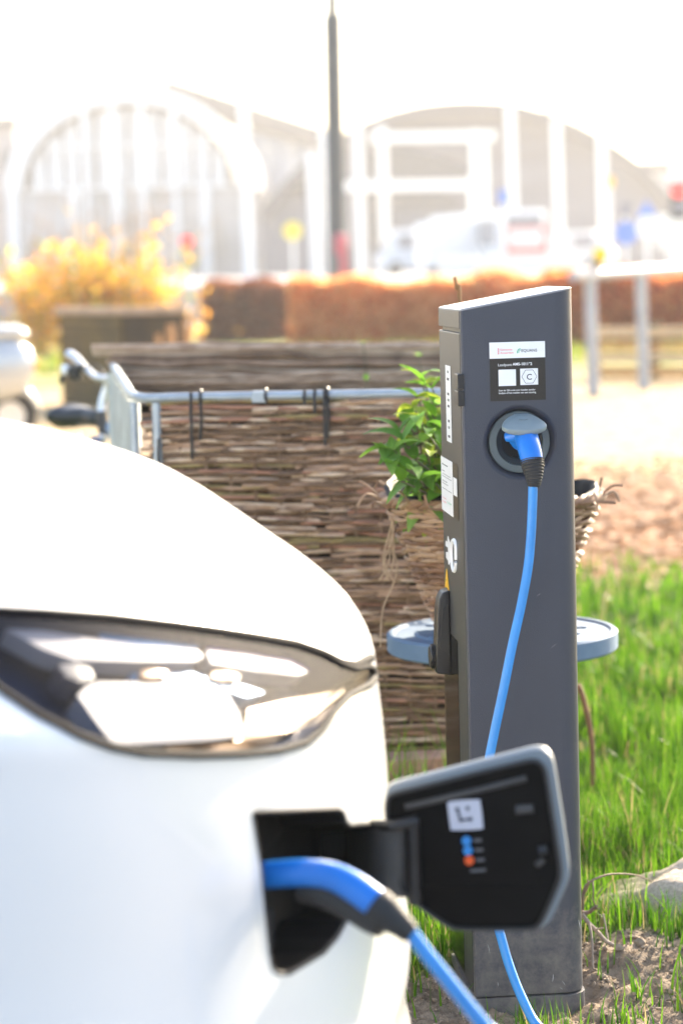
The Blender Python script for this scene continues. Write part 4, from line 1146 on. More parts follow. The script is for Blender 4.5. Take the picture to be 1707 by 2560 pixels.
for a, z, L in RM.get('rest', []):
    ph = rnd.random()*6
    mb.tube([FP(a + L*t/6, z + rnd.gauss(0, .002), .010*math.sin(L*t/6/.135*math.pi + ph)) for t in range(7)], rnd.uniform(.006, .0085), 5)
def finer():
    """thin twigs filling the weave between the rods"""
    for _ in range(520):
        a = rnd.uniform(.02, flen-.25); L = rnd.uniform(.08, .30); z = rnd.uniform(.03, zr-.03); ph = rnd.random()*6; o0 = rnd.uniform(-.012, .009)
        mb.tube([FP(a + L*t/6, z + rnd.gauss(0, .0015), o0 + .007*math.sin(L*t/6/.062*math.pi + ph)) for t in range(7)], rnd.uniform(.002, .0042), 4)
finer()
o = mb.build('willow_twigs', M_rod[1], planter, smooth=True, world=True); o['kind'] = 'stuff'
for k in range(15):
    a = .05 + k*.062
    if a > flen: break
    q0, q1 = FP(a, .0, 0), FP(a, zr-.03, 0); MB().tube([q0, q1], .0045, 6).build('stake', M_rod[1], planter, smooth=True, world=True)
# back edge: a rolled reed mat above the rows of thick sticks
M_reed = mat('reed_mat', (.36, .22, .14), rough=.8, col2=(.70, .50, .35), vscale=12, stretch=(1.5, 8, 8), bump=.6, bscale=60, bdist=.006)
RA = P(258, 884, 7.55); RB = P(1180, 880, 7.4)
for k in range(24):
    t = k/23
    z0 = (-.004 - t*.150)
    y_off = -.02*t - .022*math.sin(k*2.1)
    a = RA + Vector((.02 + rnd.uniform(-.015, .02), y_off, z0)); b = RB + Vector((0, y_off, z0 + rnd.uniform(-.006, .006)))
    pts = [a.lerp(b, q/12) + Vector((0, rnd.gauss(0, .004), rnd.gauss(0, .0038))) for q in range(13)]
    r_ = rnd.uniform(.004, .0095) if k > 2 else .010
    MB().tube(pts, [r_*rnd.uniform(.85, 1.12) for _ in pts], 7).build('reed_stick', (M_reed, M_rod[1], M_rod[2], M_reed, M_rod[0])[k % 5], planter, smooth=True, world=True)
mb = MB(); mb.add([RA + Vector((.03, .03, 0)), RB + Vector((0, .03, 0)), RB + Vector((0, .03, -.30)), RA + Vector((.03, .03, -.30))], [(0,1,2,3)]); mb.build('mat_light_block', M_dark, planter, world=True)  # added dark sheet, stops light showing between the sticks
# rolled top of the mat (spiral bundle)
for k in range(11):
    an = k*2.4; rr_ = .0065*math.sqrt(k)
    off = Vector((0, rr_*math.cos(an)*1.0, .012 + rr_*math.sin(an)*.8))
    a = RA + off + Vector((rnd.uniform(-.035, .0), 0, 0)); b = RB + off
    pts = [a.lerp(b, q/12) + Vector((0, rnd.gauss(0, .002), rnd.gauss(0, .0018))) for q in range(13)]
    MB().tube(pts, [.0085*rnd.uniform(.85, 1.15) for _ in pts], 6).build('reed_stick', (M_reed, M_rod[2], M_rod[0])[k % 3], planter, smooth=True, world=True)
# cable ties
M_tie = mat('cable_tie_black', (.012, .012, .014), rough=.5)
for a, ln, out in ((.145, .13, .014), (.43, .0, .018), (.455, .02, .018), (.478, .10, .014), (.06, .095, .016)):
    zt = zr + .012 if a != .06 else zr - .10
    q = FP(a, zt, out); q2 = FP(a, zt - .035 - ln, out + .008)
    MB().tube([q, q.lerp(q2, .3) + fn*.006, q2], .0042, 6).build('cable_tie', M_tie, planter, smooth=True, world=True)
for ux in (612, 458, 757):
    a = (P(ux*1.08865, 985, 5.95) - FA).dot(fdir)
    pts = [FP(a, zr, 0) + (fn*math.cos(t) + Vector((0, 0, 1))*math.sin(t))*.0165 for t in np.linspace(0, 6.28, 13)]
    MB().tube(pts, .0042, 6).build('cable_tie', M_tie, planter, smooth=True, world=True)
    if ux != 612: 
        pts = [FP(a, zr-.012, .016), FP(a + .003, zr-.05, .022), FP(a - .002, zr-.105, .02)]
        MB().tube(pts, .0042, 6).build('cable_tie', M_tie, planter, smooth=True, world=True)
# leaves
M_leaf = mat('sage_leaf', (1, 1, 1), rough=.5, attr='tint', transl=.45, spec=.3)
def leaf_mesh(name, L, W, curl, fold, col, col2=None):
    """a leaf along +X with midrib fold and droop, tip at L"""
    V = []; F = []; n = 7; cs = []
    for k in range(n+1):
        t = k/n; w = W*(math.sin(math.pi*min(1, t*.92+.06))**.75)*(1-.35*t)*.5; x = L*t*math.cos(curl*t*.5); z = -L*t*math.sin(curl*t*.6)
        for q in (-1, -.5, 0, .5, 1): V.append((x, w*q, z + fold*abs(q)*w)); cs.append([c*(1.12 if q == 0 else 1) for c in col])
    for k in range(n):
        for q in range(4): F.append((k*5+q, k*5+q+1, (k+1)*5+q+1, (k+1)*5+q))
    me = bpy.data.meshes.new(name); me.from_pydata(V, [], F); me.update(); me.polygons.foreach_set('use_smooth', [True]*len(F))
    set_cols(me, np.array(cs, np.float32)); me.materials.append(M_leaf); return me
SAGE = [leaf_mesh('leaf', 1.0, .58, cu, .35, c) for cu, c in ((.5, (.14, .31, .03)), (.9, (.19, .37, .05)), (1.3, (.11, .25, .03)), (1.6, (.24, .42, .08)), (.2, (.16, .32, .06)), (1.1, (.30, .38, .04)))]
def put_leaf(parent, p, az, el, size, me, name='leaf', roll=0.0):
    o = bpy.data.objects.new(name, me); COL.objects.link(o)
    o.matrix_world = Matrix.Translation(p) @ Matrix.Rotation(az, 4, 'Z') @ Matrix.Rotation(-el, 4, 'Y') @ Matrix.Rotation(roll, 4, 'X') @ Matrix.Diagonal((size, size, size, 1))
    wparent(o, parent); return o
M_stem = mat('plant_stem', (.14, .12, .07), rough=.7, var=.2, vscale=20)
def sprig(parent, base, tip, nl, size, meshes=SAGE, stem_r=.0028):
    mid = base.lerp(tip, .5) + Vector((rnd.uniform(-.01, .01), rnd.uniform(-.01, .01), 0))
    pts = spline([base, mid, tip], 5)
    MB().tube(pts, [stem_r*(1.2-.7*i/len(pts)) for i in range(len(pts))], 6).build('stem', M_stem, parent, smooth=True, world=True)
    az = rnd.random()*6
    for k in range(nl):
        t = .22 + .78*k/max(1, nl-1); p_ = pts[min(len(pts)-1, int(t*(len(pts)-1)))]
        for s_ in (0, math.pi):
            put_leaf(parent, p_, az + s_ + rnd.uniform(-.3, .3), rnd.uniform(-.6, .45) + (.8 if k == nl-1 else 0), size*(1.05-.35*t)*rnd.uniform(.8, 1.15), rnd.choice(meshes), roll=rnd.uniform(-.4, .4))
        az += math.pi/2 + rnd.uniform(-.3, .3)
# plants showing above the planter's back edge
for i, (ux, uy, lab) in enumerate(((960, 835, 'small green leafy shoot above the reed edge beside the post'), (834, 806, 'tiny green shoot poking above the middle of the reed edge'))):
    top_ = U(ux, uy - 18, 7.2); b_ = Vector((top_.x, top_.y, zr-.15))
    pl_ = empty('garden_shoot', b_, 0, lab, 'plant', 'shoots growing in the raised planter')
    sprig(pl_, b_, top_, 3, .055 if i == 0 else .03)

# ------------------------------------------------------------------ stool, basket, sage
M_stool = mat('blue_grey_plastic', (.10, .17, .27), rough=.75, col2=(.16, .24, .34), vscale=9, bump=.2, bscale=60)
sc_ = P(1254, 1575, 5.32)
SZ = sc_.z
stool = empty('stool', (sc_.x, sc_.y, 0), 0, 'round blue grey plastic stool standing behind the charging post', 'stool')
mb = MB(); mb.lathe([(0.001, SZ-.004), (.10, SZ-.004), (.105, SZ+.000), (.19, SZ+.000), (.195, SZ-.004), (.236, SZ-.004), (.242, SZ+.001), (.250, SZ+.001), (.256, SZ-.004), (.2555, SZ-.038), (.250, SZ-.043), (.242, SZ-.040), (.24, SZ-.02), (.001, SZ-.02)], None, 64)
mb.build('seat', M_stool, stool, smooth=True, angle=35)
for k in range(12):
    a = 2*math.pi*k/12
    MB().box((.108, -.006, SZ-.003), (.188, .006, SZ+.004), Matrix.Rotation(a, 4, 'Z')).build('seat_rib', M_stool, stool, bevel=.001)
MB().lathe([(.05, SZ-.02), (.035, SZ-.12), (.035, .12), (.06, .05), (.085, .0)], None, 28).build('pedestal', M_stool, stool, smooth=True)
bc = P(1232, 1400, 5.30)
bz0, bz1 = SZ + .012, P(1232, 1262, 5.16).z
Rt, Rb = .232, .118
basket = empty('wicker_basket', (bc.x, bc.y, bz0), 0, 'tapered wicker basket planter with black liner, on the blue grey stool', 'basket')
BH = bz1 - bz0
M_wick = [mat('wicker_%d' % i, c, rough=.6, col2=c2, vscale=18, bump=.3, bscale=90) for i, (c, c2) in enumerate((((.24, .13, .075), (.38, .22, .13)), ((.33, .20, .12), (.50, .34, .22)), ((.17, .09, .05), (.28, .16, .09))))]
nb = 0
ROWB = 34
for r_ in range(ROWB):
    t = (r_+.5)/ROWB; z = BH*t; rr_ = Rb + (Rt-Rb)*t**.9
    nst = 4
    for k in range(nst):
        a0 = 2*math.pi*(k + .37*r_)/nst; sp_a = 2*math.pi/nst + .15
        m_ = 22; pts = []
        for q in range(m_+1):
            a = a0 + sp_a*q/m_; w = .0075*math.sin(a*11 + math.pi*(r_ % 2))
            pts.append(((rr_+w)*math.cos(a), (rr_+w)*math.sin(a), z + .0035*math.sin(a*5+r_) + rnd.gauss(0, .0012)))
        MB().tube(pts, [.0052*rnd.uniform(.75, 1.15) for _ in pts], 5).build('wicker_strand', M_wick[rnd.choice((0, 0, 1, 1, 2))], basket, smooth=True)
for k in range(22):
    a = 2*math.pi*k/22; MB().tube([((Rb-.002)*math.cos(a), (Rb-.002)*math.sin(a), -.012), ((Rt-.002)*math.cos(a), (Rt-.002)*math.sin(a), BH+.004)], .0045, 5).build('wicker_stake', M_wick[2], basket, smooth=True)
MB().lathe([(.001, -.010), (Rb+.004, -.010), (Rb+.006, .004), (Rb, .008)], None, 32).build('basket_base', M_wick[2], basket, smooth=True)
# braided rim
for j in range(3):
    pts = []
    for q in range(97):
        a = 2*math.pi*q/96; ph = a*16 + j*2.09
        pts.append(((Rt+.008+.008*math.cos(ph))*math.cos(a), (Rt+.008+.008*math.cos(ph))*math.sin(a), BH + .006 + .007*math.sin(ph)))
    MB().tube(pts, .0062, 6).build('rim_braid', M_wick[j], basket, smooth=True)
for k in range(26):
    a = rnd.uniform(0, 6.28); r0 = Rt + .006
    d = Vector((math.cos(a), math.sin(a), 0)); p0 = d*r0 + Vector((0, 0, BH))
    p1 = p0 + d*rnd.uniform(.02, .06) + Vector((rnd.uniform(-.02, .02), rnd.uniform(-.02, .02), rnd.uniform(.0, .045))); p2 = p1 + d*rnd.uniform(0, .03) + Vector((0, 0, rnd.uniform(-.04, .03)))
    MB().tube(spline([p0, p1, p2], 3), .0028, 5).build('loose_twig', M_wick[k % 3], basket, smooth=True)
# liner: black film with uneven top edge
M_film2 = mat('black_liner', (.008, .008, .009), rough=.6, spec=.2)
mb = MB(); n = 72; vs = []
for lv, (dr, dz) in enumerate(((-.052, -.07), (-.016, -.01), (.004, .012), (-.004, .022), (-.014, .012), (-.020, -.035))):
    for k in range(n):
        a = 2*math.pi*k/n; up = .028*max(0, math.cos(a - 2.75))**3*(1 if lv in (2, 3, 4) else .4) + .010*math.sin(a*3+1)*(lv in (2, 3, 4))
        r_ = Rt + dr + .003*math.sin(a*17); vs.append((r_*math.cos(a), r_*math.sin(a), BH + dz + up))
mb.add(vs, [(l*n+k, l*n+(k+1) % n, (l+1)*n+(k+1) % n, (l+1)*n+k) for l in range(5) for k in range(n)]); mb.build('liner', M_film2, basket, smooth=True)
mb = MB(); vs = [(0, 0, BH-.01)]
for r_ in range(1, 8):
    for k in range(36):
        a = 2*math.pi*k/36; vs.append((.0305*r_*math.cos(a), .0305*r_*math.sin(a), BH - .012 - .002*r_ + rnd.gauss(0, .006)))
fs = [(0, 1+k, 1+(k+1) % 36) for k in range(36)] + [(1+r_*36+k, 1+(r_+1)*36+k, 1+(r_+1)*36+(k+1) % 36, 1+r_*36+(k+1) % 36) for r_ in range(6) for k in range(36)]
M_mulch = mat('bark_mulch', (.16, .11, .07), rough=.9, col2=(.34, .26, .19), vscale=60, bump=.8, bscale=120, bdist=.01)
mb.add(vs, fs); mb.build('potting_soil', M_mulch, basket)
# raffia strands hanging from the rim on the left
M_raf = mat('raffia', (.46, .33, .21), rough=.7, var=.2, vscale=20)
for k in range(6):
    x0 = rnd.uniform(895, 912); px_ = [(x0, 1195), (x0 + rnd.uniform(-12, 6), 1240), (x0 + rnd.uniform(-22, 8), 1290), (x0 + rnd.uniform(-40, 4), 1335)]
    if k > 4: px_ += [(rnd.uniform(868, 880), 1400), (rnd.uniform(866, 886), rnd.uniform(1430, 1520))]
    pts = [U(a, b, 5.24 + .01*rnd.random()) for a, b in px_]
    MB().tube(spline(pts, 4), .0016, 5).build('raffia_strand', M_raf, basket, smooth=True, world=True)
# sage plant
sb = Vector((bc.x - .085, bc.y - .06, bz0 + BH - .01))
sage = empty('sage_plant', sb, 0, 'green sage plant growing in the wicker basket', 'plant')
tips = [(968, 850, 5.24), (955, 930, 5.12), (985, 985, 5.12), (905, 1020, 5.06), (950, 905, 5.18), (925, 1000, 5.08), (970, 1000, 5.10), (895, 1060, 5.04), (990, 930, 5.2), (940, 1065, 5.04), (962, 838, 5.30), (985, 860, 5.27), (945, 880, 5.22), (1000, 900, 5.20), (915, 985, 5.12), (880, 1030, 5.10), (935, 960, 5.16), (975, 960, 5.14), (905, 1050, 5.06), (950, 1040, 5.08), (985, 1030, 5.10), (1010, 980, 5.2), (920, 1090, 5.05), (965, 1090, 5.06), (1000, 1095, 5.1), (1030, 900, 5.3), (1050, 1000, 5.25), (938, 1010, 5.1)]
for i, (ux, uy, d) in enumerate(tips):
    tp_ = U(ux, uy + 14, d); b_ = sb + Vector((rnd.uniform(-.05, .07), rnd.uniform(-.05, .05), 0)); b_.z = bz0 + BH - .015
    sprig(sage, b_, tp_, 4 if uy < 960 else 3, rnd.uniform(.084, .108), stem_r=.003)
# thin cane standing in the basket
cn = MB().tube([P(1148, 760, 5.45), P(1143, 725, 5.45), P(1136, 692, 5.45)], .0042, 8)
cpts = [P(1136, 692, 5.45), P(1143, 725, 5.45), P(1149, 760, 5.45), Vector((P(1152, 900, 5.45).x, 5.43, bz1 - .03))]
c_ = MB().tube(spline(cpts, 5), .0042, 8).build('garden_cane', mat('cane_brown', (.26, .12, .035), rough=.6, var=.2, vscale=30), None, smooth=True)
tag(c_, 'thin brown cane sticking up behind the post roof', 'cane')

# ------------------------------------------------------------------ bricks, bottle, twigs
M_brick = mat('brick_red_brown', (.30, .15, .11), rough=.9, col2=(.42, .25, .19), vscale=30, bump=.5, bscale=90, bdist=.004)
b0 = P(1050, 1960, 5.62)
spots = [((1030, 1912, 5.66), 8, 'upper'), ((1092, 1935, 5.60), -6, 'lower')]
labs = ['weathered red brown brick lying in the grass left of the post', 'pinkish brick next to the post, lower than its neighbour']
hts = [.185, .15]
for (q, rot, _), lab, ht in zip(spots, labs, hts):
    p_ = P(*q); M_ = Matrix.Translation((p_.x, p_.y, ht - .035)) @ Matrix.Rotation(R(rot), 4, 'Z')
    o = MB().box((-.10, -.05, -.033), (.10, .05, .033)).build('brick', M_brick, None, bevel=.006)
    o.matrix_world = M_; tag(o, lab, 'brick', 'bricks lying by the planter')
# support bricks under the upper ones (the pile reaches the ground)
o = MB().box((-.105, -.055, -.06), (.105, .055, .055)).build('brick', M_brick, None, bevel=.006)
p_ = P(1045, 1925, 5.64); o.matrix_world = Matrix.Translation((p_.x + .01, p_.y + .01, .06)) @ Matrix.Rotation(R(-5), 4, 'Z'); tag(o, 'thick brick block resting on the soil beneath the other two bricks', 'brick', 'bricks lying by the planter')
# bramble twigs right of the post
M_twig = mat('twig_bark', (.19, .135, .10), rough=.85, var=.3, vscale=40, bump=.5, bscale=150)
M_twig2 = mat('twig_pale', (.34, .27, .21), rough=.85, var=.25, vscale=40, bump=.4, bscale=150)
def Z4(x, y, d): return P(1350 + x/2.734, 1700 + y/2.734, d)
def twig(label, chains, m, group='dry twigs beside the charging post'):
    base = Vector(chains[0][0][0]); 
    e_ = empty('twig', (base.x, base.y, 0), 0, label, 'twig', group)
    for pts, r0, r1 in chains:
        sp2 = spline(pts, 5); k_ = len(sp2)
        MB().tube(sp2, [r0 + (r1-r0)*i/(k_-1) for i in range(k_)], 7).build('stem', m, e_, smooth=True, world=True)
twig('dark thin twig arching over to the sand heap', [([Z4(290,1600,4.62), Z4(293,1450,4.62), Z4(330,1385,4.62), Z4(430,1338,4.64), Z4(520,1325,4.68), Z4(640,1332,4.74), Z4(735,1365,4.8), Z4(805,1410,4.84)], .0028, .0012), ([Z4(293,1470,4.62), Z4(330,1395,4.61), Z4(318,1365,4.6)], .002, .001), ([Z4(358,1372,4.62), Z4(362,1440,4.6), Z4(360,1500,4.6), Z4(378,1545,4.6)], .0018, .0012)], M_twig)
twig('short dark twig with a forked end against the post', [([Z4(286,1592,4.58), Z4(330,1588,4.58), Z4(360,1565,4.57), Z4(385,1545,4.56)], .0045, .003), ([Z4(350,1575,4.57), Z4(400,1560,4.56)], .002, .001)], M_twig)
twig('pale broken twig slanting down to the soil right of the post', [([Z4(286,1600,4.56), Z4(330,1660,4.55), Z4(395,1725,4.53), Z4(450,1785,4.51), Z4(505,1815,4.5)], .0045, .0042), ([Z4(380,1705,4.53), Z4(432,1692,4.52)], .002, .0012)], M_twig2)
twig('thin pale twig hanging down to the soil by the plinth', [([Z4(335,1660,4.53), Z4(352,1780,4.5), Z4(358,1950,4.47), Z4(372,2060,4.44), Z4(390,2210,4.40)], .0028, .0018)], M_twig2)
twig('fine upright twig at the edge of the grass', [([Z4(428,1600,4.6), Z4(445,1680,4.58), Z4(462,1780,4.55)], .0018, .0016)], M_twig2)
twig('brown bent stem leaning behind the right edge of the post', [([Z4(255,30,5.9), Z4(290,120,5.9), Z4(318,230,5.9), Z4(345,380,5.9), Z4(356,560,5.9), Z4(360,920,5.9)], .0072, .006)], mat('stem_redbrown', (.22, .10, .05), rough=.6, var=.2, vscale=20))
# ------------------------------------------------------------------ bicycle behind the planter
M_alu = mat('bike_alloy', (.75, .76, .78), rough=.3, metal=.6); M_bblue = mat('bike_blue', (.02, .06, .22), rough=.3, coat=.4); M_sad = mat('saddle_black', (.03, .032, .036), rough=.35)
M_grip = mat('bike_black', (.02, .02, .02), rough=.5)
bd = 8.4
bk0 = U(215, 1000, bd); bk0.z = 0
bike = empty('bicycle', bk0, 0, 'silver and blue bicycle with black saddle parked behind the planter', 'bicycle')
def BU(ux, uy, d=bd): return U(ux, uy, d)
head_t = BU(240, 935, 8.35); head_b = BU(232, 1050, 8.3)
stem_t = BU(252, 868, 8.35)
sad = BU(178, 962, 8.75)
def seg(name, pts, r, m, par=bike, n=10):
    return MB().tube(spline(pts, 5), r, n).build(name, m, par, smooth=True, world=True)
seg('handlebar', [BU(160, 815, 8.62), BU(175, 822, 8.6), BU(200, 848, 8.5), BU(222, 866, 8.4), BU(250, 868, 8.33), BU(275, 850, 8.2), BU(300, 830, 8.1)], .0125, M_alu)
seg('grip', [BU(158, 813, 8.63), BU(168, 818, 8.61), BU(182, 830, 8.58)], .017, M_alu)
seg('brake_lever', [BU(195, 838, 8.5), BU(170, 850, 8.52), BU(148, 858, 8.55), BU(140, 880, 8.56)], .009, M_grip)
MB().lathe([(.001, -.03), (.022, -.025), (.026, 0), (.022, .025), (.001, .03)], Matrix.Translation(BU(175, 855, 8.52)), 16).build('bell', M_grip, bike, smooth=True, world=True)
MB().lathe([(.001, -.02), (.018, -.015), (.02, 0), (.015, .018), (.001, .02)], Matrix.Translation(BU(152, 850, 8.55)), 16).build('lever_clamp', M_alu, bike, smooth=True, world=True)
seg('stem', [BU(250, 868, 8.33), BU(246, 890, 8.34), BU(236, 925, 8.34), BU(234, 960, 8.33)], .016, M_alu)
seg('steerer', [BU(234, 945, 8.33), BU(238, 985, 8.32), BU(240, 1010, 8.32)], .020, M_hinge)
seg('brake_cable', [BU(200, 845, 8.48), BU(222, 838, 8.45), BU(238, 855, 8.42), BU(236, 890, 8.38)], .003, M_grip)
gnd = 0.0
fw = Vector((bk0.x + .42, 8.05, .34)); rw = Vector((bk0.x - .52, 9.0, .34))
hb_ = BU(236, 1055, 8.3); ht_ = BU(238, 1000, 8.32)
bbk = rw.lerp(fw, .45); bbk.z = .28
seat_b = sad + Vector((0, 0, -.05)); st_j = Vector((sad.x*.7 + bbk.x*.3, sad.y*.7 + bbk.y*.3, .60))
seg('head_tube', [BU(225, 1002, 8.3), BU(220, 1060, 8.3)], .026, M_bblue)
seg('fork_crown', [BU(240, 1000, 8.3), BU(236, 1060, 8.28), fw + Vector((-.02, 0, .34))], .017, M_alu)
for s_ in (-.05, .05):
    MB().tube([fw + Vector((s_*.6, s_*.5, .34)), fw + Vector((s_*.6, s_*.5, 0))], .011, 8).build('fork_leg', M_alu, bike, smooth=True, world=True)
seg('down_tube', [BU(222, 1045, 8.3), BU(215, 1100, 8.4), bbk], .018, M_bblue)
seg('seat_tube', [st_j, bbk], .016, M_bblue)
seg('seat_post', [seat_b, st_j], .013, M_alu)
seg('chain_stay', [bbk, rw], .010, M_bblue); seg('seat_stay', [st_j, rw], .009, M_bblue)
# headlamp
MB().lathe([(.001, .0), (.03, .0), (.034, .012), (.028, .05), (.001, .055)], Matrix.Translation(BU(266, 985, 8.25)) @ Matrix.Rotation(R(80), 4, 'X'), 20).build('headlamp', mat('lamp_shell_blue_grey', (.22, .30, .42), rough=.25, metal=.3), bike, smooth=True, world=True)
# saddle: wide rear, narrow nose
sd = Vector((.55, -.80, 0)).normalized(); sp2 = Vector((-sd.y, sd.x, 0)); vs = []; fs = []; NR = 14
for k in range(NR+1):
    t = k/NR; w = .105*(1 - .72*min(1, (t/.62))**1.3) if t < .62 else .024 + .002*(1-t)
    if t < .08: w *= .72
    w *= (1 - max(0, t-.92)*5)
    zc_ = .012*math.sin(t*3.1) + .012*(t < .25)
    for q in range(12):
        a = 2*math.pi*q/12; hh = .034 if math.sin(a) > 0 else .050*(1-.5*t)
        p_ = sad + sd*(t*.26 - .10) + sp2*(w*math.cos(a)) + Vector((0, 0, zc_ + hh*math.sin(a))); vs.append(p_)
fs = [(k*12+q, k*12+(q+1) % 12, (k+1)*12+(q+1) % 12, (k+1)*12+q) for k in range(NR) for q in range(12)] + [tuple(range(12))[::-1], tuple(NR*12+q for q in range(12))]
mb = MB(); mb.add(vs, fs); mb.build('saddle', M_sad, bike, smooth=True, world=True, angle=60)
wd = (fw - rw).normalized(); wdp = Vector((wd.y, -wd.x, 0))
for w_ in (fw, rw):
    Mw = Matrix.Translation(w_) @ wdp.to_track_quat('Z', 'Y').to_matrix().to_4x4()
    pts = [Mw @ Vector((.315*math.cos(a), .315*math.sin(a), 0)) for a in np.linspace(0, 2*math.pi, 41)]
    wh = MB().tube(pts, .022, 8, cap=False).build('wheel', M_grip, bike, smooth=True, world=True)
    mb = MB()
    for k in range(18):
        a = 2*math.pi*k/18; mb.tube([Mw @ Vector((.02*math.cos(a+.4), .02*math.sin(a+.4), 0)), Mw @ Vector((.30*math.cos(a), .30*math.sin(a), 0))], .0018, 4)
    mb.lathe([(.001, -.05), (.02, -.05), (.02, .05), (.001, .05)], Mw, 12)
    sp3 = mb.build('spokes', M_alu, None); sp3.parent = wh; sp3.matrix_parent_inverse = Matrix.Translation(bk0).inverted() @ Matrix.Translation(bk0)
    sp3.matrix_parent_inverse = Matrix()
# ------------------------------------------------------------------ scooter at the left edge
M_sil = mat('scooter_silver', (.52, .55, .58), rough=.25, metal=.35, coat=.5); M_scr = mat('scooter_seat', (.03, .03, .03), rough=.5)
sd_ = 19.5
s0 = U(10, 985, sd_); s0.z = 0
scoot = empty('scooter', s0, R(18), 'silver motor scooter with red tail lamp at the left edge, beyond the bicycle', 'scooter')
def secring(x, w, z0, z1, n=14): return [(x, w*math.cos(2*math.pi*k/n)*(.8+.2*abs(math.sin(2*math.pi*k/n))), (z0+z1)/2 + (z1-z0)/2*math.sin(2*math.pi*k/n)) for k in range(n)]
def lofts(name, rings_, m, par):
    n = len(rings_[0]); vs = [p_ for r_ in rings_ for p_ in r_]
    fs = [(i*n+k, i*n+(k+1) % n, (i+1)*n+(k+1) % n, (i+1)*n+k) for i in range(len(rings_)-1) for k in range(n)] + [tuple(range(n))[::-1], tuple((len(rings_)-1)*n+k for k in range(n))]
    mb = MB(); mb.add(vs, fs); return mb.build(name, m, par, smooth=True, angle=50)
lofts('rear_cowl', [secring(.26, .03, .62, .68), secring(.24, .11, .48, .76), secring(.12, .17, .36, .86), secring(-.08, .19, .32, .88), secring(-.35, .16, .34, .84), secring(-.5, .10, .36, .7)], M_sil, scoot)
lofts('seat', [secring(.22, .06, .84, .90), secring(.15, .13, .84, .95), secring(-.2, .15, .83, .97), secring(-.5, .1, .80, .92), secring(-.58, .05, .80, .88)], M_sil, scoot)
lofts('tail_lamp', [secring(.275, .035, .60, .68), secring(.25, .06, .57, .71)], mat('tail_lamp_red', (.55, .01, .01), rough=.2), scoot)
lofts('floor_board', [secring(-.45, .12, .28, .42), secring(-.95, .14, .26, .34), secring(-1.0, .16, .28, .6)], M_sil, scoot)
lofts('leg_shield', [secring(-.95, .16, .3, .4), secring(-1.08, .2, .3, .9), secring(-1.15, .14, .75, 1.02)], M_sil, scoot)
MB().tube([(-1.1, -.33, 1.0), (-1.13, -.1, 1.03), (-1.13, .1, 1.03), (-1.1, .33, 1.0)], .02, 10).build('handlebar', M_grip, scoot, smooth=True)
for x in (.05, -1.22):
    wm = Matrix.Translation((x, 0, .22)) @ Matrix.Rotation(R(90), 4, 'X')
    w_ = MB().lathe([(.12, -.05), (.2, -.05), (.22, -.02), (.22, .02), (.2, .05), (.12, .05)], wm, 28).build('wheel', M_grip, scoot, smooth=True)
    MB().lathe([(.001, -.04), (.125, -.045), (.125, .045), (.001, .04)], wm, 24).build('hub', M_alu, w_, smooth=True)
lofts('rear_mudguard', [secring(.30, .05, .22, .30), secring(.20, .075, .36, .47), secring(.05, .08, .42, .50), secring(-.1, .07, .36, .45)], M_sil, scoot)
# ------------------------------------------------------------------ dark timber bed
M_dk = mat('dark_timber', (.035, .026, .018), rough=.85, col2=(.06, .042, .018), vscale=4, bump=.4, bscale=40, bdist=.01); M_dk2 = mat('olive_timber', (.12, .08, .018), rough=.85, col2=(.06, .045, .018), vscale=5, bump=.4, bscale=40, bdist=.01)  # olive on the bed: light on its left face put into the colour
M_cap = mat('lit_top_cap', (.42, .31, .22), rough=.8, var=.2, vscale=8)  # sunlight on the top edge is put into this pale colour
dA, dB, dC = U(150, 935, 25.3), U(290, 935, 24.0), U(432, 935, 23.85)
for q in (dA, dB, dC): q.z = 0
zt_ = 1.337 - (770-672)*24.5/FPX
bed = empty('timber_bed', dB, 0, 'dark timber raised bed with lit face and top put into its colours in the middle distance on the left', 'raised bed')
for (a, b, m) in ((dA, dB, M_dk2), (dB, dC, M_dk)):
    L = (b-a).length; an = math.atan2((b-a).y, (b-a).x)
    for k in range(5):
        h0 = zt_/5*k; Mx = Matrix.Translation((a.x, a.y, 0)) @ Matrix.Rotation(an, 4, 'Z')
        MB().box((.003, -.03, h0+.003), (L-.003, .03, h0+zt_/5-.003), Mx).build('plank', m, bed, bevel=.008, world=True)
    MB().box((-.04, -.07, zt_), (L+.04, .07, zt_+.07), Mx).build('cap_board', M_cap, bed, bevel=.015, world=True)
bk_ = dA + (dC - dB)
for (a, b) in ((dA, bk_), (bk_, dC)):
    L = (b-a).length; Mx = Matrix.Translation((a.x, a.y, 0)) @ Matrix.Rotation(math.atan2((b-a).y, (b-a).x), 4, 'Z')
    MB().box((.003, -.03, .0), (L-.003, .03, zt_-.004), Mx).build('plank', M_dk, bed, world=True)
q0 = [Vector((p_.x, p_.y, zt_-.12)) for p_ in (dA, dB, dC, bk_)]
mb = MB(); mb.add(q0, [(0, 1, 2, 3)]); mb.build('soil', M_soil, bed, world=True)
M_stk = mat('stake_orange_brown', (.42, .22, .09), rough=.8, var=.2, vscale=10)
for k, (ux, uy, tx, ty, r_) in enumerate(((362, 800, 364, 768, .035), (392, 805, 392, 745, .05), (432, 810, 425, 735, .035), (402, 800, 445, 722, .025), (440, 810, 460, 760, .03), (355, 812, 470, 790, .03))):
    b_, t_ = U(ux, uy, 22.5), U(tx, ty, 22.5); b_.z = -.02
    o = MB().tube([b_, b_.lerp(t_, .5), t_], [r_, r_*.9, r_*.75], 8).build('garden_stake', M_stk, None, smooth=True)
    tag(o, ['short orange stake leaning left of the stake bunch', 'thick upright orange stake in front of the timber bed', 'tall brown stake at the right end of the timber bed', 'long thin stake slanting up to the right', 'rightmost short stake beside the timber bed', 'low slanting stick across the foot of the stakes'][k], 'stake', 'stakes in front of the dark timber bed')
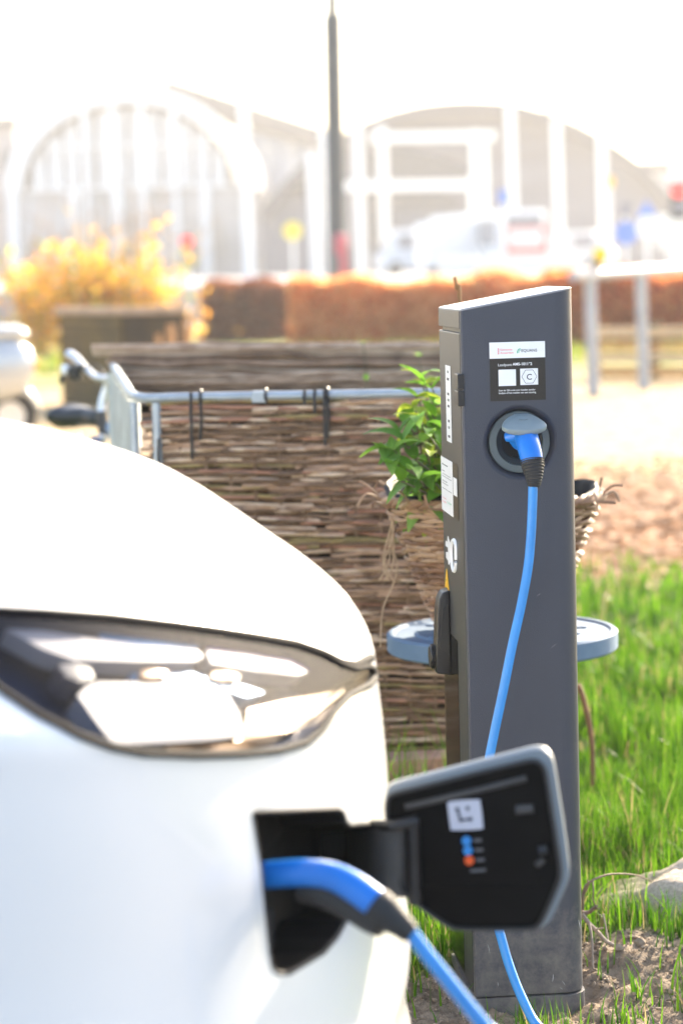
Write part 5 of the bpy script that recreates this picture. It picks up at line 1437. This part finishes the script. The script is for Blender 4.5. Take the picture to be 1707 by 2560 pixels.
# ------------------------------------------------------------------ hedges, bush, far grass
def leaf_cloud(name, pts, size, cols, up=None):
    n = len(pts); V = np.zeros((n, 4, 3)); a = rng.normal(0, 1, (n, 3)); a /= np.linalg.norm(a, axis=1)[:, None]
    b = np.cross(a, rng.normal(0, 1, (n, 3))); b /= np.linalg.norm(b, axis=1)[:, None]
    s_ = (size*rng.uniform(.6, 1.3, n))[:, None]
    V[:, 0] = pts - a*s_; V[:, 1] = pts + b*s_*.55; V[:, 2] = pts + a*s_; V[:, 3] = pts - b*s_*.55
    me = bpy.data.meshes.new(name); me.from_pydata(V.reshape(-1, 3).tolist(), [], [(4*i, 4*i+1, 4*i+2, 4*i+3) for i in range(n)]); me.update()
    set_cols(me, np.repeat(cols, 4, axis=0).astype(np.float32)); return me
M_hedge = mat('beech_leaf', (1, 1, 1), rough=.6, attr='tint', transl=.65)
def cols_mix(n, c1, c2, c3=None, p3=0.0):
    t = rng.uniform(0, 1, (n, 1)); c = np.array([c1])*(1-t) + np.array([c2])*t
    if c3 is not None: k = rng.uniform(0, 1, n) < p3; c[k] = np.array(c3)*rng.uniform(.7, 1.2, (k.sum(), 1))
    return c
def hedge(label, x0, x1, y0, y1, h, n, c1, c2, core, c3=None, p3=0.0):
    e_ = empty('hedge', ((x0+x1)/2, y0, 0), 0, label, 'hedge', 'brown beech hedges')
    L = x1-x0; D = y1-y0
    w = np.array([L*h, L*D, D*h, D*h]); w /= w.sum(); f = rng.choice(4, n, p=w)
    u = rng.uniform(0, 1, n); v = rng.uniform(0, 1, n); d = np.abs(rng.normal(0, .07, n)) - .03
    p = np.zeros((n, 3))
    wob = .06*np.sin(u*L*2.3) + .05*np.sin(u*L*5.7+1)
    m = f == 0; p[m] = np.stack([x0+u*L, y0+d-wob*.5, v*h+wob*v], -1)[m]
    m = f == 1; p[m] = np.stack([x0+u*L, y0+v*D, h-d+wob], -1)[m]
    m = f == 2; p[m] = np.stack([x0+d, y0+u*D, v*h], -1)[m]
    m = f == 3; p[m] = np.stack([x1-d, y0+u*D, v*h], -1)[m]
    vol = rng.uniform(0, 1, n) < .4; p[vol] = np.stack([rng.uniform(x0, x1, n), rng.uniform(y0, y1, n), rng.uniform(0, h, n)], -1)[vol]
    o = link_mesh('foliage', leaf_cloud('foliage', p, .075, cols_mix(n, c1, c2, c3, p3)), M_hedge, None); wparent(o, e_)
    mb = MB(); mb.box((x0+.12, y0+D*.5-.12, 0), (x1-.12, y0+D*.5+.12, h-.14)); mb.build('inner_branches', core, e_, world=True)
M_core = mat('hedge_core', (.40, .16, .05), rough=.9, var=.4, vscale=6); M_core2 = mat('hedge_core_shaded', (.06, .03, .02), rough=.9, var=.4, vscale=6)
hA = U(474, 700, 47); hB = U(664, 700, 47); hC = U(1330, 700, 47)
HT = 1.337 - (706-672)*47/FPX
hedge('clipped hedge end with shade put into its dark reddish brown colours, left of the pale sunlit hedge', hA.x, hB.x, 46.0, 48.0, HT, 5500, (.16, .045, .02), (.34, .11, .04), M_core2)  # shade of the end face is put into the leaf and core colours
hedge('long orange brown clipped hedge behind the lawn', U(668, 700, 40).x, U(668, 700, 40).x + 6.2, 40.0, 41.5, 1.337 - (700-664)*40/FPX, 15000, (.72, .32, .09), (.95, .62, .27), M_core, (.72, .24, .06), .2)
hD = U(1250, 700, 34)
hedge('rusty orange hedge behind the railing at the right', U(1255, 700, 38).x, U(1700, 700, 38).x, 37, 38.5, 1.337 - (690-655)*37/FPX, 9000, (.55, .17, .04), (.85, .40, .12), M_core, (.65, .12, .03), .2)
# a low pale planting in front of the hedge
n = 3600; x = rng.uniform(hA.x-2, hC.x+1, n); y = rng.uniform(33, 39.5, n); gme3 = blades('lawn', x, y, rng.uniform(.10, .28, n), rng.uniform(.02, .05, n), cols_mix(n, (.22, .30, .03), (.55, .45, .10), (.10, .26, .02), .3), lean=.5, seg=2)
lw = link_mesh('rough_lawn', gme3, M_grass, None); tag(lw, 'rough yellow green lawn in front of the brown hedge', 'grass', kind='stuff')
# bare yellow-leaved bush on the left
bu = U(222, 720, 42); bu.z = 0
bush = empty('forsythia_bush', bu, 0, 'loose bare-branched bush with yellow orange leaves in front of the glazed hall', 'bush')
mb = MB(); lp = []
for k in range(105):
    a = rnd.uniform(0, 6.28); sp_ = rnd.uniform(.1, 1.0); hgt = rnd.uniform(1.2, 3.05)*(1.05-.45*sp_)
    b_ = Vector((bu.x + rnd.uniform(-1.25, 1.35), bu.y + rnd.uniform(-.4, .4), 0)); t_ = b_ + Vector((math.cos(a)*sp_*.9, math.sin(a)*sp_*.6, hgt))
    pts = spline([b_, b_.lerp(t_, .5) + Vector((rnd.uniform(-.1, .1), 0, .1)), t_], 5); mb.tube(pts, [.02*(1-.8*i/len(pts)) for i in range(len(pts))], 5)
    for q in range(16): 
        t = rnd.uniform(.15, 1)**.8; pp_ = pts[int(t*(len(pts)-1))]; lp.append((pp_.x + rnd.gauss(0, .1), pp_.y + rnd.gauss(0, .1), pp_.z + rnd.gauss(0, .08)))
    for q in range(3):
        i = rnd.randrange(3, len(pts)); d = Vector((rnd.gauss(0, .25), rnd.gauss(0, .2), rnd.uniform(.1, .5))); mb.tube([pts[i], pts[i]+d*.6, pts[i]+d], [.008, .006, .003], 4)
mb.build('branches', mat('bush_bark', (.42, .26, .13), rough=.8, var=.2, vscale=6), bush, smooth=True, world=True)
low = [(bu.x + rnd.gauss(-.1, .68), bu.y + rnd.gauss(0, .5), abs(rnd.gauss(.75, .45))) for _ in range(2300)]
lp = np.array(lp + low); cl_ = cols_mix(len(lp), (.80, .36, .03), (.85, .60, .06), (.42, .45, .03), .2)
keep = rng.uniform(0, 1, len(lp)) < np.clip(1.5 - lp[:, 2]/1.9, .16, 1); lp = lp[keep]; cl_ = cl_[keep]
o = link_mesh('crown', leaf_cloud('crown', lp, .085, cl_), M_hedge, None); wparent(o, bush)
# ------------------------------------------------------------------ railing and timber fence at the right
M_rail = mat('railing_galvanised', (.36, .39, .44), rough=.5, metal=.2, var=.1, vscale=6)
rd_ = 25.0
rA, rB = P(1432, 690, 24.0), P(1760, 668, 26.5)
rail = empty('railing', (P(1470, 800, 24.3).x, 24.3, 0), 0, 'galvanised tubular railing with two thick posts right of the charging post', 'railing')
MB().tube([rA, rB], .055, 14).build('top_rail', M_rail, rail, smooth=True, world=True)
for px_ in (1470, 1592, 1745):
    t = (px_ - 1432)/(1760-1432); q = rA.lerp(rB, t)
    MB().tube([(q.x + .02, q.y, 0), (q.x, q.y, q.z)], .062, 14).build('post', M_rail, rail, smooth=True, world=True)
yc0 = P(1500, 668, 24.4)
yel = empty('yellow_beacon', (yc0.x, yc0.y, yc0.z), 0, 'small yellow funnel-shaped beacon on a black foot on the railing', 'beacon')
MB().lathe([(.001, .055), (.045, .055), (.06, .12), (.068, .19), (.001, .19)], None, 20).build('yellow_cup', mat('signal_yellow', (.9, .62, .01), rough=.4), yel, smooth=True)
MB().lathe([(.001, -.0), (.06, 0), (.06, .03), (.03, .055), (.001, .055)], None, 20).build('foot', M_black, yel, smooth=True)
M_tim = mat('pale_timber', (.50, .34, .18), rough=.8, col2=(.62, .46, .28), vscale=3, stretch=(1, 8, 8)); M_tim2 = mat('orange_timber', (.55, .25, .06), rough=.8, col2=(.62, .38, .16), vscale=3, stretch=(1, 8, 8))
tf = empty('timber_fence', (P(1600, 900, 27.5).x, 27.5, 0), 0, 'low fence of horizontal timber rails behind the galvanised railing', 'fence')
tA, tB = P(1480, 900, 28.0), P(1790, 900, 27.0)
for (py, hh, m) in ((832, .13, M_tim), (893, .11, M_tim), (868, .06, M_tim2), (930, .12, M_tim2)):
    za_ = P(1600, py, 27.5).z; a = Vector((tA.x, tA.y, za_)); b = Vector((tB.x, tB.y, za_)); Mx = Matrix.Translation(a) @ Matrix.Rotation(math.atan2(b.y-a.y, b.x-a.x), 4, 'Z')
    MB().box((0, -.04, -hh/2), ((b-a).length, .04, hh/2), Mx).build('rail_board', m, tf, bevel=.015, world=True)
for px_ in (1490, 1640, 1780):
    t = (px_-1480)/310; q = tA.lerp(tB, t); MB().box((-.06, .045, 0), (.06, .16, P(1600, 805, 27.5).z), Matrix.Translation((q.x, q.y, 0))).build('post', M_dk2, tf, bevel=.01, world=True)
# ------------------------------------------------------------------ far side: raised road, station halls, masts, traffic
M_pave = mat('far_paving', (.42, .41, .40), rough=.9, var=.15, vscale=.3)
deck = MB().box((-90, 66, -.2), (110, 320, .95)).build('street_deck', M_pave, None); tag(deck, kind='structure', label='pale raised street beyond the hedge')
M_steel = mat('white_painted_steel', (.80, .79, .77), rough=.5, var=.04, vscale=.6)
M_pane = mat('backlit_white_glazing', (.88, .87, .86), rough=.4, var=.1, vscale=.5, spec=.6)  # opaque white stands in for bright sky behind the glass
M_groof = mat('glazed_vault', (.62, .62, .64), rough=.5, transl=.4, var=.04, vscale=.4)
M_mull = mat('grey_mullion', (.10, .10, .11), rough=.6)
M_slate = mat('grey_roof', (.105, .10, .115), rough=.8, var=.10, vscale=.3, stretch=(.3, .3, 4))
M_navy = mat('navy_glazing', (.02, .028, .05), rough=.25, spec=.6, var=.15, vscale=.4)
M_pink = mat('brick_pale', (.42, .36, .34), rough=.9, var=.1, vscale=.5)
M_band = mat('shop_glass', (.36, .35, .36), rough=.3, var=.3, vscale=.25)
DH = 200.0
def D(ux, uy, d=DH): return U(ux, uy, d)
def flat(poly, d, th): return [D(x, y, d) for x, y in poly]
# ---- left arched hall
c0 = D(298, 625, DH); c0.z = .95
hall = empty('arched_hall', c0, 0, 'white arched station hall with tall glazed front on the left', 'hall')
ctr = D(298, 432); top_ = D(298, 200); rw_ = (D(578, 432) - D(16, 432)).length/2; rh_ = (top_ - ctr).length
gz0 = .95
def arc_pts(rx, rz, n=40): return [Vector((ctr.x + rx*math.cos(a), DH, ctr.z + rz*math.sin(a))) for a in np.linspace(0, math.pi, n+1)]
def ring_mesh(o_, i_, y0, y1, m, name, par):
    n = len(o_); mb = MB(); vs = []
    for p_ in o_: vs.append((p_.x, y0, p_.z))
    for p_ in i_: vs.append((p_.x, y0, p_.z))
    for p_ in o_: vs.append((p_.x, y1, p_.z))
    for p_ in i_: vs.append((p_.x, y1, p_.z))
    fs = []
    for k in range(n-1):
        fs += [(k, k+1, n+k+1, n+k), (2*n+k+1, 2*n+k, 3*n+k, 3*n+k+1), (k+1, k, 2*n+k, 2*n+k+1), (n+k, n+k+1, 3*n+k+1, 3*n+k)]
    fs += [(0, n, 3*n, 2*n), (n-1, 3*n-1, 4*n-1, 2*n-1)]
    mb.add(vs, fs); return mb.build(name, m, par, smooth=True, world=True, angle=30)
tk = 1.25
ring_mesh(arc_pts(rw_, rh_), arc_pts(rw_-tk, rh_-tk), DH-1.0, DH+1.0, M_steel, 'arch_frame', hall)
ring_mesh(arc_pts(rw_-tk-.1, rh_-tk-.1), arc_pts(rw_-tk-.5, rh_-tk-.5), DH-.3, DH+.2, M_mull, 'arch_glazing_bar', hall)
ip_ = arc_pts(rw_-tk-.1, rh_-tk-.1); mb = MB(); mb.add([Vector((p_.x, DH+.3, p_.z)) for p_ in ip_], [tuple(range(len(ip_)))]); mb.build('glazing', M_pane, hall, world=True)
for k in range(-6, 7):
    x = ctr.x + k*(rw_-tk)/6.6; hh = (rh_-tk)*math.sqrt(max(0, 1-((x-ctr.x)/(rw_-tk))**2))
    if hh < .4: continue
    MB().box((x-.17, DH-.15, ctr.z), (x+.17, DH+.25, ctr.z+hh)).build('mullion', M_mull, hall, world=True)
for k in (-2.6, -.9, .9, 2.9):
    x = ctr.x + k*(rw_-tk)/6.6; hh = (rh_-tk)*math.sqrt(max(0, 1-((x-ctr.x)/(rw_-tk))**2))
    MB().box((x-.22, DH-.8, gz0), (x+.22, DH-.2, ctr.z+hh+.3)).build('column', M_steel, hall, world=True)
for zz in (ctr.z + .05, ctr.z + rh_*.42):
    MB().box((ctr.x-rw_*.9, DH-.2, zz-.14), (ctr.x+rw_*.9, DH+.22, zz+.14)).build('transom', M_steel, hall, world=True)
MB().box((ctr.x-rw_+.5, DH+.35, gz0), (ctr.x+rw_-.5, DH+.6, ctr.z)).build('shopfront', M_band, hall, world=True)
for x in (ctr.x-rw_+.5, ctr.x+rw_-.5, ctr.x+rw_*.62, ctr.x-rw_*.45, ctr.x-rw_*.1):
    MB().box((x-.36, DH-.9, gz0), (x+.36, DH+.34, ctr.z+.1)).build('pier', M_steel, hall, world=True)
MB().box((ctr.x-1.1, DH-.6, ctr.z+rh_-.2), (ctr.x+1.1, DH+.6, ctr.z+rh_+.7)).build('crest', M_steel, hall, world=True)
MB().lathe([(.9, 0), (.5, .5), (.2, .9), (.02, 1.5)], Matrix.Translation((ctr.x, DH, ctr.z+rh_+.7)), 12).build('finial', M_steel, hall, smooth=True, world=True)
# barrel roof behind it
ro = arc_pts(rw_, rh_+.1, 24); mb = MB(); n = len(ro)
mb.add([(p_.x, DH+1, p_.z) for p_ in ro] + [(p_.x+2, DH+60, p_.z-.3) for p_ in ro], [(k, k+1, n+k+1, n+k) for k in range(n-1)]); mb.build('barrel_roof', M_groof, hall, smooth=True, world=True)
# ---- grey-roofed wing between the halls
wA, wB = D(385, 180, 225), D(770, 305, 225)
wing = empty('station_wing', (wA.x, 225, .95), 0, 'grey roofed station wing between the two arched halls', 'building')
mb = MB(); mb.add([wA, wB, D(770, 345, 225), D(560, 270, 225), D(385, 210, 225)], [(0, 1, 2, 3, 4)]); mb.prism([D(375, 186, 226), D(775, 305, 226), D(775, 350, 226), D(375, 235, 226)], (0, 14, 0)); mb.build('roof', M_slate, wing, world=True)
xa, xb = D(560, 600, 226).x, D(790, 600, 226).x
MB().box((xa, 228, .95), (xb, 240, D(600, 300, 228).z)).build('wall', mat('pale_blue_glazing', (.46, .50, .58), rough=.3, var=.1, vscale=.3), wing, world=True)
for k in range(5):
    x = xa + (xb-xa)*k/4.0; MB().box((x-.3, 227.4, .95), (x+.3, 227.9, D(600, 330, 228).z)).build('column', M_steel, wing, world=True)
mb = MB().box((D(-40, 300, 215).x, 215, .95), (D(35, 300, 215).x, 225, D(0, 292, 215).z)); mb.build('left_block', M_pink, wing, world=True)
MB().box((D(-42, 300, 214).x, 214, D(0, 292, 215).z), (D(36, 300, 214).x, 226, D(0, 270, 215).z)).build('left_roof', M_slate, wing, world=True)
for k in range(2):
    a, b = D(2+k*16, 345, 214.8), D(10+k*16, 400, 214.8); MB().box((a.x, 214.8, b.z), (b.x, 215.0, a.z)).build('window', M_navy, wing, world=True)
# ---- right arched train shed
DR = 185.0
sA, sT, sB = D(640, 436, DR), D(1075, 234, DR), D(1500, 400, DR)
shed = empty('train_shed', (sT.x, DR, .95), 0, 'wide grey arched train shed with navy openings on the right', 'train shed')
arc_u = [(600, 480), (640, 432), (700, 372), (760, 325), (830, 285), (900, 258), (980, 240), (1075, 233), (1170, 239), (1250, 258), (1330, 290), (1400, 330), (1460, 372), (1510, 420), (1545, 470)]
ou = [D(x, y, DR) for x, y in arc_u]; iu = [Vector((p_.x, p_.y, p_.z-.9)) for p_ in ou]
ring_mesh(spline(ou, 3), spline(iu, 3), DR-1.2, DR+60, M_slate, 'vault_roof', shed)
sp_i = spline(iu, 3); mb = MB(); mb.add([Vector((p_.x, DR+.5, p_.z)) for p_ in sp_i] + [Vector((sp_i[-1].x, DR+.5, .95)), Vector((sp_i[0].x, DR+.5, .95))], [tuple(range(len(sp_i)+2))]); mb.build('gable_wall', mat('grey_gable', (.16, .155, .18), rough=.8, var=.12, vscale=.25, stretch=(.4, .4, 3)), shed, world=True)
for poly in ([(842, 408), (842, 352), (905, 338), (985, 352), (1072, 385), (1072, 410)], [(842, 470), (842, 440), (1010, 440), (1062, 462), (1050, 470)], [(645, 440), (690, 395), (745, 358), (755, 420), (745, 442)], [(842, 560), (842, 480), (900, 480), (900, 560)]):
    mb = MB(); mb.prism([D(x, y, DR+.2) for x, y in poly], (0, -.25, 0)); mb.build('opening', M_navy, shed, world=True)
for k in range(8):
    a = D(880, 262 + k*16, DR+.1); b = D(1330, 262 + k*18, DR+.1)
    if k % 2 == 0:
        MB().box((a.x, DR+.15, a.z-.12), (b.x, DR+.45, a.z+.0)).build('cladding_seam', M_slate, shed, world=True)
# ---- white portals and masts
def beam(name, a, b, w, par, m=M_steel, dp=.5):
    d = b - a; L = d.length
    Mx = Matrix.Translation(a) @ d.to_track_quat('X', 'Z').to_matrix().to_4x4()
    return MB().box((0, -dp/2, -w/2), (L, dp/2, w/2), Mx).build(name, m, par, bevel=.04, world=True)
DP = 130.0
p0 = D(820, 600, DP); p0.z = .95
portal = empty('portal_frame', p0, 0, 'large white steel portal frame in front of the train shed', 'portal')
for ux, uy in ((820, 292), (876, 292), (1090, 300), (1108, 330)):
    t_ = D(ux, uy, DP); b_ = Vector((t_.x + .05, DP, .95)); beam('column', b_, t_, .50, portal)
beam('beam', D(850, 316, DP-.6), D(1136, 312, DP-.6), .48, portal); beam('beam', D(785, 428, DP-.6), D(1070, 424, DP-.6), .5, portal)
masts = [(558, 240, 'white mast left of the lamp post, above the hall shoulder', .45), (714, 352, 'short white mast just left of the lamp post', .45), (742, 300, 'pale mast close beside the dark lamp post', .38), (1170, 244, 'tall white mast over the bus', .46), (1276, 275, 'white mast right of the bus', .46), (1380, 312, 'white mast behind the yellow sign', .46), (1548, 236, 'tall white mast at the right edge of the picture', .5), (1083, 405, 'stub mast in front of the train shed wall', .4)]
for i, (ux, uy, lab, w) in enumerate(masts):
    t_ = D(ux, uy, 118 + i*2.3); b_ = Vector((t_.x + .1, t_.y, .95))
    e_ = empty('mast', b_, 0, lab, 'mast', 'white masts along the station street')
    beam('pole', b_, t_, w, e_, dp=w); MB().box((-.35, -.35, .0), (.35, .35, .25)).build('base_plate', M_steel, e_, bevel=.03)
# ---- lamp post
M_lp = mat('lamp_post_blue_grey', (.035, .05, .075), rough=.5, var=.08, vscale=3)
lpb = U(774, 640, 58); lpb.z = 0
lpt = U(763, 35, 58)
lamp = empty('lamp_post', lpb, 0, 'tall dark blue grey lamp post rising into the white sky', 'lamp post')
lb = U(773, 560, 58)
MB().tube([Vector((lpb.x, 58, 0)), lb, lpb.lerp(lpt, .55) + Vector((.0, 0, .0)), lpt], [.24, .225, .225, .225], 14).build('pole', M_lp, lamp, smooth=True, world=True)
MB().tube([lpt, lpt + (lpt-lb).normalized()*1.5], [.15, .14], 10).build('spigot', M_lp, lamp, smooth=True, world=True)
MB().tube([Vector((lpb.x, 58, 0)), Vector((lpb.x-.01, 58, 1.6))], [.23, .21], 14).build('base_sleeve', M_lp, lamp, smooth=True, world=True)
# ---- red and grey cabinet by the lamp post
M_redc = mat('cabinet_red', (.62, .10, .16), rough=.45, var=.06, vscale=4); M_greyc = mat('cabinet_grey', (.16, .16, .19), rough=.5)
ca, cb_ = U(752, 628, 56), U(803, 628, 56)
ct = U(778, 537, 56)
cabn = empty('street_cabinet', ((ca.x+cb_.x)/2, 56, 0), 0, 'red and grey street cabinet at the foot of the lamp post', 'cabinet')
hw_ = (cb_.x-ca.x)/2
MB().box((-hw_, -.2, 0), (-hw_*.35, .2, ct.z-.15)).build('grey_side', M_greyc, cabn, bevel=.04)
MB().box((-hw_*.33, -.22, 0), (hw_*.85, .2, ct.z)).build('red_front', M_redc, cabn, bevel=.12, bseg=3)
MB().box((hw_*.87, -.2, 0), (hw_*1.05, .2, ct.z-.3)).build('grey_edge', M_greyc, cabn, bevel=.03)
MB().box((-hw_*.4, -.26, 1.2), (hw_*.1, -.221, 1.65)).build('panel', M_greyc, cabn, bevel=.02)
# ---- bus
M_bw = mat('bus_white', (.80, .80, .80), rough=.35, coat=.3); M_br = mat('bus_red', (.55, .07, .07), rough=.4, coat=.3); M_bg = mat('bus_glass', (.22, .22, .25), rough=.1)
DB = 108.0
r0, r1 = U(1168, 612, DB), U(1243, 612, DB); bt_ = U(1200, 482, DB)
bus = empty('bus', ((r0.x+r1.x)/2, DB, .95), R(14), 'white bus with a red rear end driving away by the train shed', 'bus')
bw = (r1.x-r0.x)/2 + .35; bh = bt_.z - .95
MB().box((-bw, .06, .35), (bw, 11.5, bh)).build('body', M_bw, bus, bevel=.18, bseg=3)
MB().box((-bw+.05, -.06, .35), (bw-.05, .055, bh-.75)).build('rear_panel', M_br, bus, bevel=.05)
MB().box((-bw+.25, -.05, bh-.72), (bw-.25, .055, bh-.2)).build('rear_window', M_bg, bus, bevel=.04)
MB().box((-bw+.3, -.10, bh*.42), (bw-.3, -.065, bh*.68)).build('rear_sign', mat('bus_pale_panel', (.75, .66, .66), rough=.4), bus, bevel=.02)
for s_ in (-1, 1):
    MB().box((s_*(bw-.22)-.1, -.09, .6), (s_*(bw-.22)+.1, -.065, 1.0)).build('tail_lamp', mat('bus_tail_lamp', (.6, .02, .02), rough=.3), bus, bevel=.02)
    for yy in (2.6, 8.8):
        MB().lathe([(.2, -.14), (.46, -.14), (.5, -.08), (.5, .08), (.46, .14), (.2, .14)], Matrix.Translation((s_*(bw-.14), yy, .5)) @ Matrix.Rotation(R(90), 4, 'Y'), 24).build('wheel', M_grip, bus, smooth=True)
for k in range(7): MB().box((-bw-.02, .8+k*1.5, bh*.45), (-bw+.005, 2.05+k*1.5, bh-.35)).build('side_window', M_bg, bus, bevel=.005)
# ---- vans and cars
def van(label, ux, uy, d, L, W_, H_, m, rz, grp='parked vehicles by the station'):
    p_ = U(ux, uy, d); e_ = empty('van', (p_.x, d, .95), R(rz), label, 'van', grp)
    prof_ = [(0, .3), (0, .9), (.25, 1.05), (.75, H_*.93), (1.0, H_), (L-.1, H_), (L, H_-.15), (L, .3)]
    mb = MB(); mb.prism([(x-L/2, -W_/2, z) for x, z in prof_], (0, W_, 0)); mb.build('body', m, e_, bevel=.08, bseg=2)
    for s_ in (-1, 1):
        MB().box((-L/2+.95, s_*(W_/2+.004)-.006, H_*.58), (-L/2+1.9, s_*(W_/2+.004)+.006, H_*.88)).build('side_window', M_bg, e_)
        for x in (-L/2+.85, L/2-.85): MB().lathe([(.12, -.1), (.31, -.1), (.34, 0), (.31, .1), (.12, .1)], Matrix.Translation((x, s_*(W_/2-.07), .34)) @ Matrix.Rotation(R(90), 4, 'X'), 20).build('wheel', M_grip, e_, smooth=True)
    MB().prism([(-L/2+.30, -W_/2+.12, 1.1), (-L/2+.72, -W_/2+.12, H_*.88), (-L/2+.72, W_/2-.12, H_*.88), (-L/2+.30, W_/2-.12, 1.1)], (-.06, 0, .02)).build('windscreen', M_bg, e_)
van('large white van left of the bus', 1100, 612, 112, 5.6, 2.0, 2.35, M_bw, 195)
van('white delivery van partly behind the portal columns', 985, 615, 120, 5.2, 1.95, 2.2, M_bw, 5)
van('pale grey small van right of the bus', 1300, 612, 116, 4.6, 1.8, 1.85, mat('van_grey', (.55, .55, .57), rough=.4), 170)
# ---- signs and traffic lights
M_sy = mat('sign_yellow', (.85, .66, .05), rough=.4); M_sb = mat('sign_blue', (.04, .16, .55), rough=.4); M_sr = mat('signal_red', (.80, .03, .03), rough=.3, emis=.6); M_so = mat('sign_amber', (.85, .42, .02), rough=.4); M_sw = mat('sign_pale', (.78, .74, .66), rough=.5)
def sign(name, label, cat, ux, uy, d, r_, m, shape='disc', pole=M_steel, base_z=.95, grp='signs and signals along the street'):
    p_ = U(ux, uy, d); e_ = empty(name, (p_.x, d, base_z), 0, label, cat, grp)
    MB().tube([(0, .12, 0), (0, .12, p_.z-base_z)], .05, 8).build('pole', pole, e_, smooth=True)
    zc_ = p_.z - base_z
    if shape == 'disc': MB().lathe([(.001, -.03), (r_, -.03), (r_, .03), (.001, .03)], Matrix.Translation((0, 0, zc_)) @ Matrix.Rotation(R(90), 4, 'X'), 24).build('plate', m, e_)
    elif shape == 'rect': MB().box((-r_, -.03, zc_-r_*1.3), (r_, .03, zc_+r_*1.3)).build('plate', m, e_, bevel=.02)
    elif shape == 'tri': MB().prism([(-r_, -.03, zc_-r_*.7), (r_, -.03, zc_-r_*.7), (0, -.03, zc_+r_)], (0, .06, 0)).build('plate', m, e_)
    elif shape == 'signal':
        MB().box((-r_*1.2, -.05, zc_-r_*4.2), (r_*1.2, .1, zc_+r_*1.4)).build('housing', M_black, e_, bevel=.03)
        MB().lathe([(.001, -.02), (r_, -.02), (r_, .02), (.001, .02)], Matrix.Translation((0, -.08, zc_)) @ Matrix.Rotation(R(90), 4, 'X'), 20).build('red_lamp', m, e_)
        MB().lathe([(.001, -.02), (r_, -.02), (r_, .02), (.001, .02)], Matrix.Translation((0, -.08, zc_-r_*2.4)) @ Matrix.Rotation(R(90), 4, 'X'), 20).build('dark_lamp', M_bg, e_)
sign('traffic_light', 'traffic light showing red at the right edge of the picture', 'traffic light', 1556, 438, 72, .20, M_sr, 'signal')
sign('traffic_light', 'red traffic light glowing through the yellow bush on the left', 'traffic light', 430, 556, 84, .20, M_sr, 'signal')
sign('round_sign', 'round yellow sign left of the lamp post', 'sign', 672, 530, 92, .34, M_sy)
sign('small_sign', 'upright amber sign plate high on the right', 'sign', 1400, 418, 95, .16, M_so, 'rect')
sign('triangle_sign', 'blue triangular sign near the right edge', 'sign', 1484, 484, 92, .40, M_sb, 'tri')
sign('round_sign', 'round blue sign low at the right above the railing', 'sign', 1436, 535, 88, .42, M_sb)
sign('round_sign', 'round cream sign beside the blue ones', 'sign', 1486, 522, 90, .42, M_sw)
sign('small_sign', 'small dark sign box beside the triangular sign', 'sign', 1434, 480, 90, .20, M_greyc, 'rect')
sign('small_sign', 'small blue plate on the train shed side over the bus', 'sign', 1156, 452, 100, .22, M_sb, 'rect')
sign('small_sign', 'pale lower sign panel at the far right', 'sign', 1535, 530, 86, .45, M_sw, 'rect')
# low white wall and hoardings on the street
wl = MB().box((U(1010, 600, 100).x, 100, .95), (U(1330, 600, 100).x, 100.3, 1.75)).build('street_barrier', M_sw, None, bevel=.03); tag(wl, 'low pale barrier along the street in front of the bus', 'barrier')
bg = empty('side_building', (U(1480, 500, 205).x, 205, .95), 0, 'pale low building behind the signs at the far right', 'building')
za_ = U(1450, 395, 205).z; x0_, x1_ = U(1290, 500, 205).x, U(1640, 500, 205).x
MB().box((x0_, 205, .95), (x1_, 225, za_)).build('wall', mat('pale_render', (.66, .63, .60), rough=.8, var=.06, vscale=.3), bg, world=True)
MB().box((x0_-.5, 204, za_+.01), (x1_+.5, 226, za_+.8)).build('roof', M_slate, bg, world=True)
for k in range(7):
    x = x0_ + (x1_-x0_)*(k+.5)/7; MB().box((x-.7, 204.85, za_*.55), (x+.7, 204.99, za_*.85)).build('window', M_band, bg, world=True)

# ------------------------------------------------------------------ sunlit haze over the street
hz_m = bpy.data.materials.new('haze_air'); hz_m.use_nodes = True; hn = hz_m.node_tree; hn.nodes.clear()
ho = hn.nodes.new('ShaderNodeOutputMaterial'); hv = hn.nodes.new('ShaderNodeVolumePrincipled')
hv.inputs['Color'].default_value = (0.97, 0.96, 0.95, 1); hv.inputs['Density'].default_value = 0.0009; hv.inputs['Anisotropy'].default_value = 0.35
hn.links.new(hv.outputs[0], ho.inputs['Volume'])
hz = MB().box((-3050, -3050, -1.2), (3050, 4050, 32.0)).build('haze', hz_m, None); tag(hz, kind='stuff', label='bright sunlit haze over the distant street')
